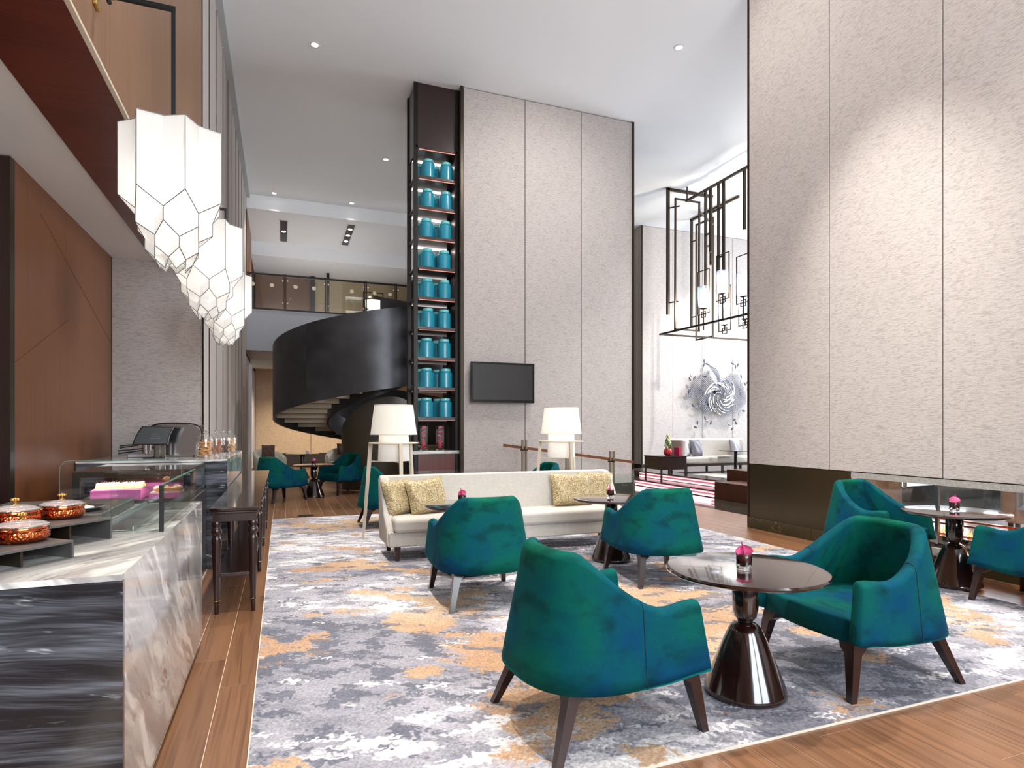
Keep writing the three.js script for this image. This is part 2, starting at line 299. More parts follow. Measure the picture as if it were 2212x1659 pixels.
// left wall: lower alcove behind the counters, timber fascia above it, then tall fabric panels
{
  const w = structGroup('wall_left');
  part('soffit', bx(-6, -1.40, 3.43, 3.6, -5, 8.2), M.plaster, w);
  const rs = part('soffit_timber', bx(-1.40, XL - 0.02, 3.41, 3.6, -5, 8.2), M.red, w);
  { const g = rs.geometry, p = g.attributes.position, uv = g.attributes.uv; for (let i = 0; i < p.count; i++) uv.setXY(i, p.getZ(i), p.getX(i)); }
  part('edge_trim', bx(XL - 0.022, XL + 0.003, 3.408, 3.426, -5, 8.2), M.paleWood, w);
  for (let k = 0; k < 6; k++) part('timber_panel', bx(XL - 0.3, XL, 3.43, CEIL, 8.2 - (k + 1) * 2.1 + 0.004, 8.2 - k * 2.1), M.tan, w);
  part('corner_strip', [bx(XL - 0.02, XL + 0.006, 0, CEIL, 8.2, 8.26), bx(XL - 0.02, XL + 0.006, 0, CEIL, 8.96, 9.02)], M.darkMetal, w);
  part('backing', [bx(XL - 0.3, XL - 0.02, 0, CEIL, 8.42, 24), bx(XL - 0.3, XL - 0.02, 3.43, CEIL, 8.2, 8.42)], M.joint, w);
  part('fabric_strip', bx(XL - 0.02, XL, 0, CEIL, 8.26, 8.955), M.fabricPlain, w);
  for (let k = 0; k < 9; k++) part('fabric_panel', rbx(XL - 0.02, XL, 0.12, CEIL - 0.02, 9.03 + k * 0.98, 9.03 + (k + 1) * 0.98 - 0.022, 0.004, 1), M.fabricPlain, w);
  for (let k = 1; k < 10; k++) part('joint_fin', bx(XL - 0.02, XL + 0.007, 0.12, CEIL - 0.1, 9.03 + k * 0.98 - 0.018, 9.03 + k * 0.98 - 0.006), M.bronze, w);
  part('timber_panel', bx(XL - 0.02, XL + 0.02, 4.7, 7.4, 17.9, 20.6), M.walnut, w);
  part('fabric_panel', bx(XL - 0.02, XL + 0.01, 0.1, 3.4, 17.95, 19.2), M.fabric, w);
  part('door_jamb', bx(XL - 0.05, XL + 0.08, 0, 3.3, 19.25, 19.4), M.plaster, w);
  part('fabric_panel', bx(XL - 0.02, XL + 0.01, 0.1, 3.4, 19.5, 23.4), M.fabric, w);
}
{
  const w = structGroup('wall_alcove_side'), we = structGroup('wall_alcove_end');
  part('timber_face', bx(-2.1, -1.85, 0, 3.43, 5.46, 8.2), M.walnut, w);
  // inlaid diagonal joints of the veneer
  part('inlay_strip', [bar(V(-1.849, 1.92, 5.46), V(-1.849, 2.45, 6.7), 0.004, 0.004), bar(V(-1.849, 3.2, 6.0), V(-1.849, 2.42, 8.18), 0.004, 0.004)], M.walnut, w);
  part('end_face', bx(-3.4, -1.85, 0, 3.42, 5.40, 5.46), M.darkWood, w);
  part('edge_strip', bx(-1.862, -1.845, 0, 3.42, 5.39, 5.47), M.bronze, w);
  part('end_wall', bx(-2.1, XL, 0, 3.43, 8.2, 8.4), M.fabric, we);
  part('corner_strip', bx(-1.86, -1.845, 0, 3.43, 8.195, 8.2), M.joint, we);
}
// pillar with the tall shelf: fabric panels on a dark core, marble foot
const CF = 10.8;
{
  const w = structGroup('wall_pillar');
  part('core', bx(3.13, 6.84, 0, CEIL, CF + 0.03, 12.2), M.joint, w);
  const xs = [3.16, 4.40, 5.62, 6.80];
  for (let k = 0; k < 3; k++) part('fabric_panel', rbx(xs[k] + 0.006, xs[k + 1] - 0.006, 0.3, CEIL - 0.015, CF, CF + 0.05, 0.006, 1), M.fabric, w);
  part('edge_strip', [bx(3.10, 3.155, 0, CEIL, CF - 0.02, CF + 0.08), bx(6.80, 6.85, 0.3, CEIL, CF - 0.01, CF + 0.1)], M.bronze, w);
  part('marble_foot', bx(3.16, 6.86, 0, 0.3, CF - 0.02, CF + 0.06), M.marbleGreen, w);
}
// right-hand wall with the see-through fireplace
const XR = 6.33;
{
  const w = structGroup('wall_right');
  const fo = { d0: 1.6, d1: 5.2, y0: 0.28, y1: 0.86 };
  part('core', [bx(XR + 0.03, XR + 0.75, 0.9, CEIL, -5, 6.93), bx(XR + 0.03, XR + 0.75, 0, 0.9, fo.d1 + 0.04, 6.93), bx(XR + 0.03, XR + 0.75, 0, fo.y0 - 0.03, fo.d0, fo.d1 + 0.04), bx(XR + 0.03, XR + 0.75, 0, 0.9, -5, fo.d0)], M.joint, w);
  const js = [6.93, 5.56, 4.19, 2.82, 1.45, 0.08, -1.3, -2.7];
  for (let k = 0; k < js.length - 1; k++) part('fabric_panel', rbx(XR, XR + 0.04, 0.925, CEIL - 0.01, js[k + 1] + 0.006, js[k] - 0.006, 0.005, 1), M.fabric, w);
  part('corner_strip', bx(XR - 0.008, XR + 0.5, 0.0, CEIL, 6.93, 6.955), M.bronze, w);
  part('metal_dado', bx(XR + 0.002, XR + 0.04, 0.155, 0.918, fo.d1, 6.93), M.bronzeMirror, w);
  for (let k = 0; k < 3; k++) part('marble_skirting', rbx(XR - 0.012, XR + 0.04, 0, 0.153, 5.26 + k * 0.56, 5.26 + (k + 1) * 0.56 - 0.004, 0.003, 1), std({ map: T.marbleGreen, color: rgb(255, 226, 170), roughness: 0.25 }), w);
  part('marble_skirting', rbx(XR - 0.012, XR + 0.04, 0, 0.12, fo.d0, 5.25, 0.003, 1), std({ map: T.marbleGreen, color: rgb(255, 226, 170), roughness: 0.25 }), w);
  part('stone_surround', [bx(XR - 0.004, XR + 0.75, 0.85, 0.915, fo.d0, 5.25), bx(XR - 0.004, XR + 0.75, 0.20, 0.85, 5.17, 5.245), bx(XR - 0.004, XR + 0.75, 0.12, 0.20, fo.d0, 5.245)], M.stone, w);
  part('hearth_ledge', bx(XR + 0.08, XR + 0.66, 0.20, 0.235, fo.d0, 5.17), M.stone, w);
  part('glass_pane', [bx(XR + 0.03, XR + 0.036, 0.235, 0.85, 3.72, 5.15), bx(XR + 0.03, XR + 0.036, 0.235, 0.85, 2.2, 3.70), bx(XR + 0.70, XR + 0.706, 0.235, 0.85, 3.72, 5.15), bx(XR + 0.70, XR + 0.706, 0.235, 0.85, 2.2, 3.70)], M.glass, w);
  part('glass_clip', [bx(XR + 0.02, XR + 0.05, 0.78, 0.85, 4.6, 4.63), bx(XR + 0.02, XR + 0.05, 0.24, 0.84, 4.25, 4.28)], M.steel, w);
}
{
  const f = thing('gas_fireplace', 'long gas burner with orange flames behind the glass under right wall', 'fireplace', [XR + 0.37, 0.235, 3.6]);
  part('trough', [lb(0.3, 0.06, 2.8, 0, 0.03, 0), lb(0.34, 0.02, 2.9, 0, 0.008, 0)], M.bronze, f);
  part('copper_rail', [lb(0.02, 0.02, 2.9, -0.16, 0.09, 0), lb(0.02, 0.02, 2.9, -0.16, 0.2, 0), lb(0.02, 0.02, 2.9, 0.16, 0.2, 0)], M.copperPlain, f);
  const fg = []; for (let k = 0; k < 46; k++) { const h = rr(0.07, 0.16), g = new THREE.ConeGeometry(rr(0.012, 0.024), h, 6); g.scale(0.7, 1, 1.2); g.translate(rr(-0.05, 0.05), 0.06 + h / 2, -1.35 + k * 0.06 + rr(-0.01, 0.01)); fg.push(g); }
  const fm = part('flame', fg, glow(1, 0.42, 0.16, 2.2), f); fm.userData.kind = 'stuff';
  const l = new THREE.PointLight(new THREE.Color(1, 0.45, 0.2), 2.2); l.position.set(0, 0.25, 0.3); l.castShadow = true; f.add(l);
}
// outer walls that close the place
{
  const wb = structGroup('wall_back');
  part('masonry', [bx(-6, 17.6, 0, 1.5, -5.3, -5), bx(-6, 17.6, 6.3, CEIL, -5.3, -5), bx(-6, -0.2, 1.5, 6.3, -5.3, -5), bx(2.55, 2.85, 1.5, 6.3, -5.3, -5), bx(5.6, 17.6, 1.5, 6.3, -5.3, -5)], M.plaster, wb);
  [[-0.2, 2.55], [2.85, 5.6]].forEach(([a, b], i) => {  // out of view, placed to light chairs and walls from behind the camera
    const g = structGroup(`window_${i + 1}`);
    part('unseen_window_frame', [bx(a, a + 0.07, 1.5, 6.3, -5.2, -5.08), bx(b - 0.07, b, 1.5, 6.3, -5.2, -5.08), bx(a, b, 1.5, 1.57, -5.2, -5.08), bx(a, b, 6.23, 6.3, -5.2, -5.08), bx((a + b) / 2 - 0.025, (a + b) / 2 + 0.025, 1.5, 6.3, -5.2, -5.08), bx(a, b, 3.9, 3.95, -5.2, -5.08)], M.darkMetal, g);
    part('unseen_window_pane', bx(a, b, 1.5, 6.3, -5.15, -5.14), std({ color: 0x222222, emissive: new THREE.Color(0.86, 0.93, 1), emissiveIntensity: 1.6 }), g);
  });
  const wl = structGroup('wall_far_left'); part('masonry', bx(-6.3, -6, 0, CEIL, -5.3, 24), M.plaster, wl);
  part('partition', bx(-6, -2.1, 0, CEIL, 8.4, 8.6), M.plaster, wl);
  const wr = structGroup('wall_lobby_side');
  part('masonry', [bx(17.4, 17.7, 0, 1.4, -5.3, 24), bx(17.4, 17.7, 7, CEIL, -5.3, 24), bx(17.4, 17.7, 1.4, 7, -5.3, 7), bx(17.4, 17.7, 1.4, 7, 10.2, 10.8), bx(17.4, 17.7, 1.4, 7, 14, 24)], M.plaster, wr);
  [[7, 10.2], [10.8, 14]].forEach(([a, b], i) => {  // out of view, placed to light the lobby and the ceiling beside it
    const g = structGroup(`window_${i + 3}`);
    part('unseen_window_frame', [bx(17.45, 17.55, 1.4, 7, a, a + 0.07), bx(17.45, 17.55, 1.4, 7, b - 0.07, b), bx(17.45, 17.55, 1.4, 1.47, a, b), bx(17.45, 17.55, 6.93, 7, a, b), bx(17.45, 17.55, 1.4, 7, (a + b) / 2 - 0.03, (a + b) / 2 + 0.03)], M.darkMetal, g);
    part('unseen_window_pane', bx(17.5, 17.51, 1.4, 7, a, b), std({ color: 0x222222, emissive: new THREE.Color(0.88, 0.93, 1), emissiveIntensity: 2.2 }), g);
  });
}
// art wall of the lobby
const AW = 16.2;
{
  const w = structGroup('wall_lobby');
  part('core', bx(10.60, 17.4, 0, CEIL, AW + 0.03, 17.6), M.joint, w);
  const xs = [10.58, 11.72, 12.87, 14.1, 15.3, 16.5, 17.4];
  for (let k = 0; k < 6; k++) part('fabric_panel', rbx(xs[k] + 0.006, xs[k + 1] - 0.006, 0.28, CEIL - 0.012, AW, AW + 0.05, 0.005, 1), M.fabric, w);
  part('fabric_return', bx(10.56, 10.6, 0.28, CEIL - 0.012, AW + 0.02, 17.6), M.fabric, w);
  part('edge_strip', bx(10.55, 10.585, 0.28, CEIL, AW - 0.012, AW + 0.03), M.bronze, w);
  part('marble_foot', bx(10.54, 17.4, 0, 0.28, AW - 0.02, AW + 0.06), M.marbleGreen, w);
}
// raised lobby floor with two lit steps
{
  const s = structGroup('floor_platform');
  part('tread', bx(8.3, 8.80, 0, 0.15, 10.0, 14.6), M.darkWood, s);
  part('platform_slab', bx(8.80, 14.6, 0, 0.30, 8.2, 14.6), M.darkWood, s);
  const sb = std({ map: T.tan, color: rgb(142, 104, 88), roughness: 0.4 });
  part('side_block', rbx(8.25, 9.3, 0, 0.34, 8.9, 10.0, 0.006, 1), sb, s);
  part('side_block', rbx(8.9, 9.9, 0.3, 0.55, 9.6, 10.4, 0.006, 1), sb, s);
  part('led_tinted_riser', [bx(8.285, 8.30, 0.01, 0.125, 10.02, 14.2), bx(8.785, 8.80, 0.16, 0.275, 10.02, 13.6)], std({ color: rgb(230, 160, 170), roughness: 0.3 }), s);  // pink glow of the step LEDs is put into the riser colour
}
solo('step_light', 'pink glowing light strip along the lower lobby step', 'light strip', [bx(8.262, 8.283, 0.02, 0.05, 10.05, 14.15), bx(8.262, 8.283, 0.095, 0.11, 10.05, 14.15)], glow(1, 0.62, 0.68, 2.6));
solo('step_light', 'pink glowing light strip along the upper lobby step', 'light strip', [bx(8.762, 8.783, 0.165, 0.195, 10.05, 13.55), bx(8.762, 8.783, 0.245, 0.26, 10.05, 13.55)], glow(1, 0.62, 0.68, 2.6));
areaLight(4.0, 0.1, new THREE.Color(1, 0.7, 0.74), 6, V(8.25, 0.07, 12.1), V(7, 0.0, 12.1));
// gallery floor at the far end with white edge band, far walls above and below
{
  const b = structGroup('floor_gallery');
  part('slab', bx(-6, 8.2, 3.55, 4.68, 17.85, 23.5), std({ color: rgb(176, 178, 184), roughness: 0.85 }), b);
  part('edge_strip', bx(XL, 8.2, 4.68, 4.72, 17.84, 17.95), M.darkMetal, b);
  part('beam', bx(XL, 8.2, 3.3, 3.56, 20.2, 20.6), M.plasterWarm, b);
  const w = structGroup('wall_far');
  part('lower_core', bx(-6, 17.6, 0, 3.56, 23.53, 24.2), M.joint, w);
  for (let k = 0; k < 6; k++) part('fabric_panel', bx(-0.9 + k * 1.9 + 0.008, 1.0 + k * 1.9 - 0.008, 0.12, 3.55, 23.5, 23.54), std({ map: T.fabric, color: rgb(250, 232, 204), roughness: 0.9 }), w);
  part('base_trim', bx(-0.9, 10.5, 0, 0.5, 23.44, 23.5), M.joint, w);
  part('upper_core', bx(-6, 17.6, 4.68, 7.5, 23.53, 24.2), M.joint, w);
  const ws = [-0.9, 1.0, 1.5, 4.0, 5.0, 6.2, 7.8, 10.2];
  for (let k = 0; k < 7; k++) part('veneer_panel', bx(ws[k] + 0.01, ws[k + 1] - 0.01, 4.7, 6.98, 23.46, 23.54), k === 0 ? M.walnut : std({ map: T.fabric, color: rgb(238, 214, 178), roughness: 0.7 }), w);
  part('dark_post', [bx(0.98, 1.14, 4.7, 7.0, 23.3, 23.46), bx(1.5, 1.6, 4.7, 7.0, 22.6, 22.7), bx(4.6, 4.8, 4.7, 7.0, 22.6, 22.8), bx(5.2, 5.35, 4.7, 7.0, 23.3, 23.46)], M.darkMetal, w);
  part('door_knob', [new THREE.SphereGeometry(0.03, 10, 8).translate(0.72, 5.25, -23.4), rod(V(0.7, 5.3, 23.4), V(0.7, 5.55, 23.4), 0.02)], M.brass, w);
}

// ================================================================ FAR END: GALLERY RAIL, STAIR
{
  const r = thing('glass_railing', 'clear glass railing with round dots and dark top rail on gallery', 'railing', [0, 4.72, 18.02]);
  const xs = [-0.86, 0.08, 1.18, 2.29, 3.17, 4.2, 5.3, 6.4];
  for (let k = 0; k < xs.length - 1; k++) part('glass_pane', lb(xs[k + 1] - xs[k] - 0.05, 0.98, 0.012, (xs[k] + xs[k + 1]) / 2, 0.5, 0), M.glassGreen, r);
  for (const x of xs) { const p = part('post', [lb(0.03, 1.0, 0.02, x - 0.022, 0.5, 0.03), lb(0.03, 1.0, 0.02, x + 0.022, 0.5, 0.03)], M.bronze, r); for (const y of [0.2, 0.82]) for (const o of [-0.06, 0.06]) part('clamp', new THREE.SphereGeometry(0.03, 10, 8).translate(x + o, y, 0.03), M.chrome, p); }
  part('top_rail', lb(7.4, 0.045, 0.05, 2.8, 0.96, 0.03), M.darkMetal, r);
  const dot = new THREE.CylinderGeometry(0.055, 0.055, 0.003, 20); dot.rotateX(Math.PI / 2);
  for (const x of [-0.75, -0.26, 0.36, 0.85, 1.9, 2.55, 3.0]) part('dot_marker', dot.clone().translate(x, 0.68, 0.012), M.plasterWarm, r);
}
{
  const l = thing('hanging_lantern', 'white oval lantern in thin dark frame behind gallery rail', 'lantern', [2.68, 4.72, 19.2]);
  part('frame', [bar(new THREE.Vector3(-0.3, 0, 0), new THREE.Vector3(-0.3, 0.95, 0), 0.03), bar(new THREE.Vector3(0.3, 0, 0), new THREE.Vector3(0.3, 0.95, 0), 0.03), bar(new THREE.Vector3(-0.3, 0.95, 0), new THREE.Vector3(0.3, 0.95, 0), 0.03), bar(new THREE.Vector3(0, 0, 0), new THREE.Vector3(0, 0.95, 0), 0.02), bar(new THREE.Vector3(-0.3, 0.02, 0), new THREE.Vector3(0.3, 0.02, 0), 0.03)], M.bronze, l);
  part('globe', lathe([[0, 0.28], [0.1, 0.3], [0.2, 0.4], [0.26, 0.56], [0.28, 0.7], [0.24, 0.76], [0, 0.78]], 24), glow(1, 0.96, 0.9, 1.5), l);
  part('cap', lathe([[0.29, 0.69], [0.27, 0.8], [0, 0.84]], 24), M.bronze, l);
}
{
  const ax = 2.2, ad = 15, R = 2.4, yb = t => 1.64 + 0.64 * (t - 180) / 90, HT = 1.67;
  const st = thing('spiral_staircase', 'dark steel spiral staircase winding up to the gallery', 'staircase', [ax, 0, ad]);
  const pt = (r, t, y) => new THREE.Vector3(r * Math.cos(t * Math.PI / 180), y, -r * Math.sin(t * Math.PI / 180));
  const band = (r, th, t0, t1, lo, hi, step = 4) => { const rings = []; for (let t = t0; t <= t1 + 1e-6; t += step) { const a = Math.max(0.0, lo(t)), b = Math.max(0.06, hi(t)); rings.push([pt(r, t, a), pt(r, t, (a + b) / 2), pt(r, t, b), pt(r - th, t, b), pt(r - th, t, (a + b) / 2), pt(r - th, t, a)]); } return loft(rings, true, true, 0.7); };
  part('outer_parapet', band(R, 0.05, -52, 440, yb, t => yb(t) + HT), M.patina, st);
  part('inner_stringer', band(1.2, 0.05, -30, 440, t => yb(t) - 0.05, t => yb(t) + 0.42), M.patina, st);
  part('newel_drum', band(0.86, 0.05, 0, 360, () => 0, t => 1.55 + 0.62 * Math.cos((t - 285) * Math.PI / 180)), M.drum, st);
  for (let t = -40; t < 430; t += 15) {
    const y = yb(t + 7) + 0.3; if (y < 0.1) continue;
    const a = t, b = t + 15.5, n = 5, top = [], rings = [];
    for (let k = 0; k <= n; k++) { const q = a + (b - a) * k / n; rings.push([pt(1.17, q, y), pt(2.36, q, y), pt(2.36, q, Math.max(0, y - 0.14)), pt(1.17, q, Math.max(0, y - 0.14))]); }
    part('tread', loft(rings, true, true, 0.5), M.plasterWarm, st);
  }
}
// far lounge under the gallery: cream tub chairs and dark table
function tubChair(label, at, turn) {
  const t = thing('tub_chair', label, 'chair', at, turn, 'cream tub chairs under the gallery');
  const rings = []; for (let k = 0; k <= 28; k++) { const a = (-0.12 + 1.24 * k / 28) * Math.PI, h = 0.62 + 0.24 * Math.sin(Math.min(1, Math.max(0, k / 28)) * Math.PI), c = Math.cos(a), s = -Math.sin(a); rings.push([[0.40, 0.12], [0.44, h - 0.04], [0.41, h], [0.36, h], [0.33, h - 0.04], [0.32, 0.12]].map(([r, y]) => new THREE.Vector3(r * c, y, r * s))); }
  part('shell', loft(rings, true, true, 1.0), M.cream, t);
  part('seat', lathe([[0, 0.14], [0.33, 0.14], [0.35, 0.2], [0.35, 0.4], [0.31, 0.44], [0, 0.45]], 28), M.cream, t);
  part('plinth', lathe([[0, 0], [0.33, 0], [0.33, 0.12], [0, 0.12]], 28), M.black, t);
  return t;
}
tubChair('cream tub chair by far wall left of small dark table', [-0.3, 0, 17.6], 0.6);
tubChair('cream tub chair by far wall right of small dark table', [1.62, 0, 18.6], -0.5);
tubChair('cream tub chair half hidden behind right green chair under stairs', [2.75, 0, 18.5], -0.9);
{
  const t = thing('side_table', 'small round dark pedestal table before the far fabric wall', 'table', [0.55, 0, 18.2]);
  part('table_top', lathe([[0, 0.68], [0.44, 0.68], [0.45, 0.7], [0, 0.7]], 32), M.polish, t);
  part('pedestal', lathe([[0.2, 0], [0.19, 0.02], [0.06, 0.3], [0.08, 0.68], [0, 0.68]], 24), M.darkWood, t);
  solo('menu_card', 'small white card on the far dark pedestal table', 'card', rbx(0.62, 0.72, 0.7, 0.78, 18.05, 18.07, 0.003, 1), M.plaster);
}
for (const [x, d, y, l] of [[-0.35, 17.75, 0.8, 'brown cushion on left cream tub chair at far wall'], [1.72, 18.85, 0.8, 'brown cushion on right cream tub chair at far wall']]) {
  const c = pillow(0.34, 0.34, 0.14); c.rotateX(-0.25); c.translate(x, y, -d); solo('cushion', l, 'cushion', c, std({ color: rgb(96, 72, 60), roughness: 0.8 }), 'brown cushions on tub chairs');
}
solo('floor_box', 'round flush metal floor box in the boards behind the rug', 'floor outlet', (() => { const g = lathe([[0, 0.003], [0.11, 0.003], [0.125, 0.0035], [0.13, 0.0005]], 32); g.translate(0.36, 0, -10.42); return g; })(), M.bronze);

// pillow: two bulging skins with pinched corners, standing in x and y
function pillow(w, h, t, n = 14) {
  const pos = [], idx = [], row = n + 1;
  for (const s of [1, -1]) for (let j = 0; j <= n; j++) for (let i = 0; i <= n; i++) {
    const u = i / n * 2 - 1, v = j / n * 2 - 1, b = Math.pow((1 - u ** 4) * (1 - v ** 4), 0.55), pin = 1 - 0.09 * (1 - Math.abs(u * v)) * (Math.abs(u) ** 3 + Math.abs(v) ** 3) * 0.7;
    pos.push(u * w / 2 * pin, v * h / 2 * pin, s * (t / 2 * b + 0.002) + 0.006 * Math.sin(u * 7 + v * 5) * b);
  }
  for (let s = 0; s < 2; s++) for (let j = 0; j < n; j++) for (let i = 0; i < n; i++) { const a = s * row * row + j * row + i, b = a + 1, c = a + row, d = c + 1; s ? idx.push(a, c, b, b, c, d) : idx.push(a, b, c, b, d, c); }
  const ring = []; for (let i = 0; i < n; i++) ring.push(i); for (let j = 0; j < n; j++) ring.push(n + j * row); for (let i = n; i > 0; i--) ring.push(n * row + i); for (let j = n; j > 0; j--) ring.push(j * row);
  ring.forEach((a, k) => { const b = ring[(k + 1) % ring.length], o = row * row; idx.push(a, a + o, b, b, a + o, b + o); });
  const g = new THREE.BufferGeometry(); g.setAttribute('position', new THREE.Float32BufferAttribute(pos, 3)); g.setIndex(idx); g.computeVertexNormals(); return tri(g);
}

// ================================================================ TALL SHELF WITH CANISTERS
const SH = { x0: 2.26, x1: 3.12, d0: 10.95, d1: 11.62, y: k => 1.637 + 0.558 * k };
{
  const s = thing('display_shelf', 'tall dark shelf tower with nine lit shelves of turquoise canisters', 'shelf', [(SH.x0 + SH.x1) / 2, 0, SH.d0]);
  const W = SH.x1 - SH.x0, D = SH.d1 - SH.d0, P = 0.075;
  for (const [x, z] of [[-W / 2 + P / 2, -P / 2], [W / 2 - P / 2, -P / 2], [-W / 2 + P / 2, -D + P / 2], [W / 2 - P / 2, -D + P / 2]]) part('post', lb(P, CEIL, P, x, CEIL / 2, z, 0.004), M.darkMetal, s);
  part('side_panel', lb(0.02, CEIL - 1, D - 2 * P, W / 2 - 0.015, CEIL / 2 + 0.4, -D / 2), M.bronze, s);
  const hd = part('header_panel', [lb(W - 2 * P, CEIL - 6.62, 0.03, 0, (CEIL + 6.62) / 2, -0.03), lb(0.03, CEIL - 6.5, D - 2 * P, -W / 2 + 0.04, (CEIL + 6.5) / 2, -D / 2), lb(W - P, 0.04, D, 0, 6.62, -D / 2)], M.darkWood, s);
  for (let k = 0; k < 9; k++) {
    const y = SH.y(k), b = part('shelf_board', lb(W - P, 0.05, D - 0.02, 0, y - 0.025, -D / 2, 0.004), M.darkWood, s);
    part('rail', [bar(new THREE.Vector3(-W / 2 + 0.04, y - 0.03, -0.06), new THREE.Vector3(-W / 2 + 0.04, y - 0.03, -D + 0.06), 0.035)], M.bronze, b);
  }
  for (let k = 0; k < 10; k++) {
    const y = (k < 9 ? SH.y(k) - 0.05 : 6.60), up = k >= 4 ? 1 : 0.55;
    part('led_reflection', lb(W - 0.17, 0.012, 0.012, 0.02, y - 0.006, -0.045), glow(1, 0.42, 0.32, 0.9 * up), s, undefined, 'thin red glowing LED reflection');  // reddish LED reflection on the shelf edge, built as a glowing strip
    part('back_light', lb(W - 0.17, 0.02, 0.02, 0, y - 0.012, -D + 0.07), glow(1, 0.9, 0.88, (k >= 6 ? 6 : k >= 4 ? 0.6 : 0.15)), s, undefined, 'bright white light strip');
    if (k > 5) { const l = new THREE.RectAreaLight(new THREE.Color(1, 0.86, 0.84), 9, W - 0.18, 0.03); l.position.set(0, y - 0.03, -D + 0.10); l.rotation.set(-1.94, 0, 0); l.castShadow = true; s.add(l); }
  }
  part('counter_slab', lb(W + 0.16, 0.06, D + 0.06, -0.06, 0.985, -D / 2 + 0.03, 0.004), M.marbleLight, s);
  for (let k = 0; k < 3; k++) { const d = part('drawer', lb(W - 2 * P - 0.01, 0.305, 0.03, 0, 0.80 - k * 0.315, -0.03, 0.004), M.red, s); part('pull', lb(0.3, 0.012, 0.014, 0, 0.94 - k * 0.315, -0.013), M.bronze, d); }
  part('cabinet_body', lb(W - P, 0.95, D - 0.1, 0, 0.475, -D / 2 - 0.02), M.darkWood, s);
}
{
  const can = thing('canister', '', 'canister', [0, 0, 0], 0, 'turquoise canisters on the shelf tower');
  part('body', lathe([[0, 0], [0.126, 0], [0.13, 0.008], [0.13, 0.275], [0.123, 0.287], [0.094, 0.315], [0.088, 0.322], [0, 0.322]], 32), M.turquoise, can);
  part('lid', lathe([[0.094, 0.315], [0.097, 0.32], [0.097, 0.358], [0.092, 0.365], [0, 0.366]], 32), M.turquoiseLid, can);
  const lev = ['lowest', 'second lowest', 'third lowest', 'fourth lowest', 'middle', 'fourth highest', 'third highest', 'second highest', 'topmost'];
  let first = true;
  for (let k = 0; k < 9; k++) for (const [x, d, w] of [[2.55, 11.13, 'front left'], [2.90, 11.15, 'front right'], [2.49, 11.41, 'rear left'], [2.82, 11.42, 'rear right']]) {
    const jx = (H(k, x * 100 | 0, 3) - 0.5) * 0.04, lab = `turquoise canister standing ${w} on the ${lev[k]} canister shelf`, at = [x + jx, SH.y(k), d];
    if (first) { first = false; can.position.set(at[0], at[1], -at[2]); can.userData.label = lab; } else dup(can, lab, at, H(k, 7, d * 10 | 0) * 3);
  }
}
for (const [x, w] of [[2.49, 'left'], [2.80, 'right']]) {
  const v = thing('flower_vase', `tall square glass vase of pink petals, ${w} one on shelf tower's marble`, 'vase', [x, 1.015, 11.15], 0.1, 'glass flower vases');
  part('glass', [[-0.06, 0, 0.004, 0.12], [0.06, 0, 0.004, 0.12], [0, -0.06, 0.12, 0.004], [0, 0.06, 0.12, 0.004]].map(([a, b, w2, t2]) => lb(w2, 0.46, t2, a, 0.23, b)), M.glass, v);
  part('base', lb(0.12, 0.02, 0.12, 0, 0.01, 0), M.solidGlass, v);
  for (let k = 0; k < 9; k++) { const y = k < 5 ? 0.05 + 0.035 * k : 0.2 + 0.075 * (k - 4); const g = new THREE.SphereGeometry(0.042, 10, 8); g.scale(1, 0.55, 0.8); g.rotateZ(rr(-0.7, 0.7)); g.translate(rr(-0.015, 0.015), Math.min(y, 0.44), rr(-0.012, 0.012)); part('petal', g, k < 5 ? std({ color: rgb(190, 30, 76), roughness: 0.5 }) : M.pinkFlower, v); }
  part('stem', [rod(new THREE.Vector3(0.01, 0.02, 0), new THREE.Vector3(0, 0.42, 0.01), 0.003), rod(new THREE.Vector3(-0.02, 0.02, 0.01), new THREE.Vector3(0.01, 0.34, -0.01), 0.003)], M.leaf, v);
}
// wall television
{
  const t = thing('television', 'black flat screen television mounted on the fabric pillar', 'television', [3.89, 1.91, 10.66]);
  part('cabinet', lb(1.26, 0.755, 0.07, 0, 0.378, 0, 0.008), M.blackMetal, t);
  part('screen', lb(1.18, 0.66, 0.006, 0, 0.385, 0.034), M.screen, t);
  part('bezel_trim', [lb(1.262, 0.008, 0.012, 0, 0.003, 0.034), lb(0.008, 0.75, 0.012, 0.627, 0.378, 0.034), lb(1.262, 0.006, 0.012, 0, 0.752, 0.034)], M.bronze, t);
  part('wall_mount', lb(0.4, 0.4, 0.12, 0, 0.38, -0.08), M.black, t);
}
// handrail in front of the pillar
{
  const r = thing('handrail', 'sloping brown handrail on paired metal posts beside the pillar', 'handrail', [0, 0, 10.4]);
  part('top_rail', bar(new THREE.Vector3(3.83, 1.118, 0), new THREE.Vector3(6.55, 0.755, 0), 0.045, 0.05), M.walnut, r);
  for (const [x, y] of [[4.2, 1.22], [5.1, 1.1], [6.06, 0.98]]) { const p = part('post', [lb(0.035, y, 0.035, x - 0.035, y / 2, 0.05), lb(0.035, y, 0.035, x + 0.035, y / 2, 0.05)], M.postMetal, r); part('bracket', lb(0.12, 0.03, 0.08, x, 1.118 - (x - 3.83) * 0.1335 - 0.04, 0.03), M.bronze, p); }
  part('glass_pane', [lb(1.6, 0.55, 0.01, 5.1, 0.32, 0.0), lb(0.9, 0.5, 0.01, 6.1, 0.28, 0.12)], M.glassGreen, r);
  part('end_post', lb(0.02, 0.62, 0.02, 6.5, 0.31, 0.12), M.chrome, r);
}

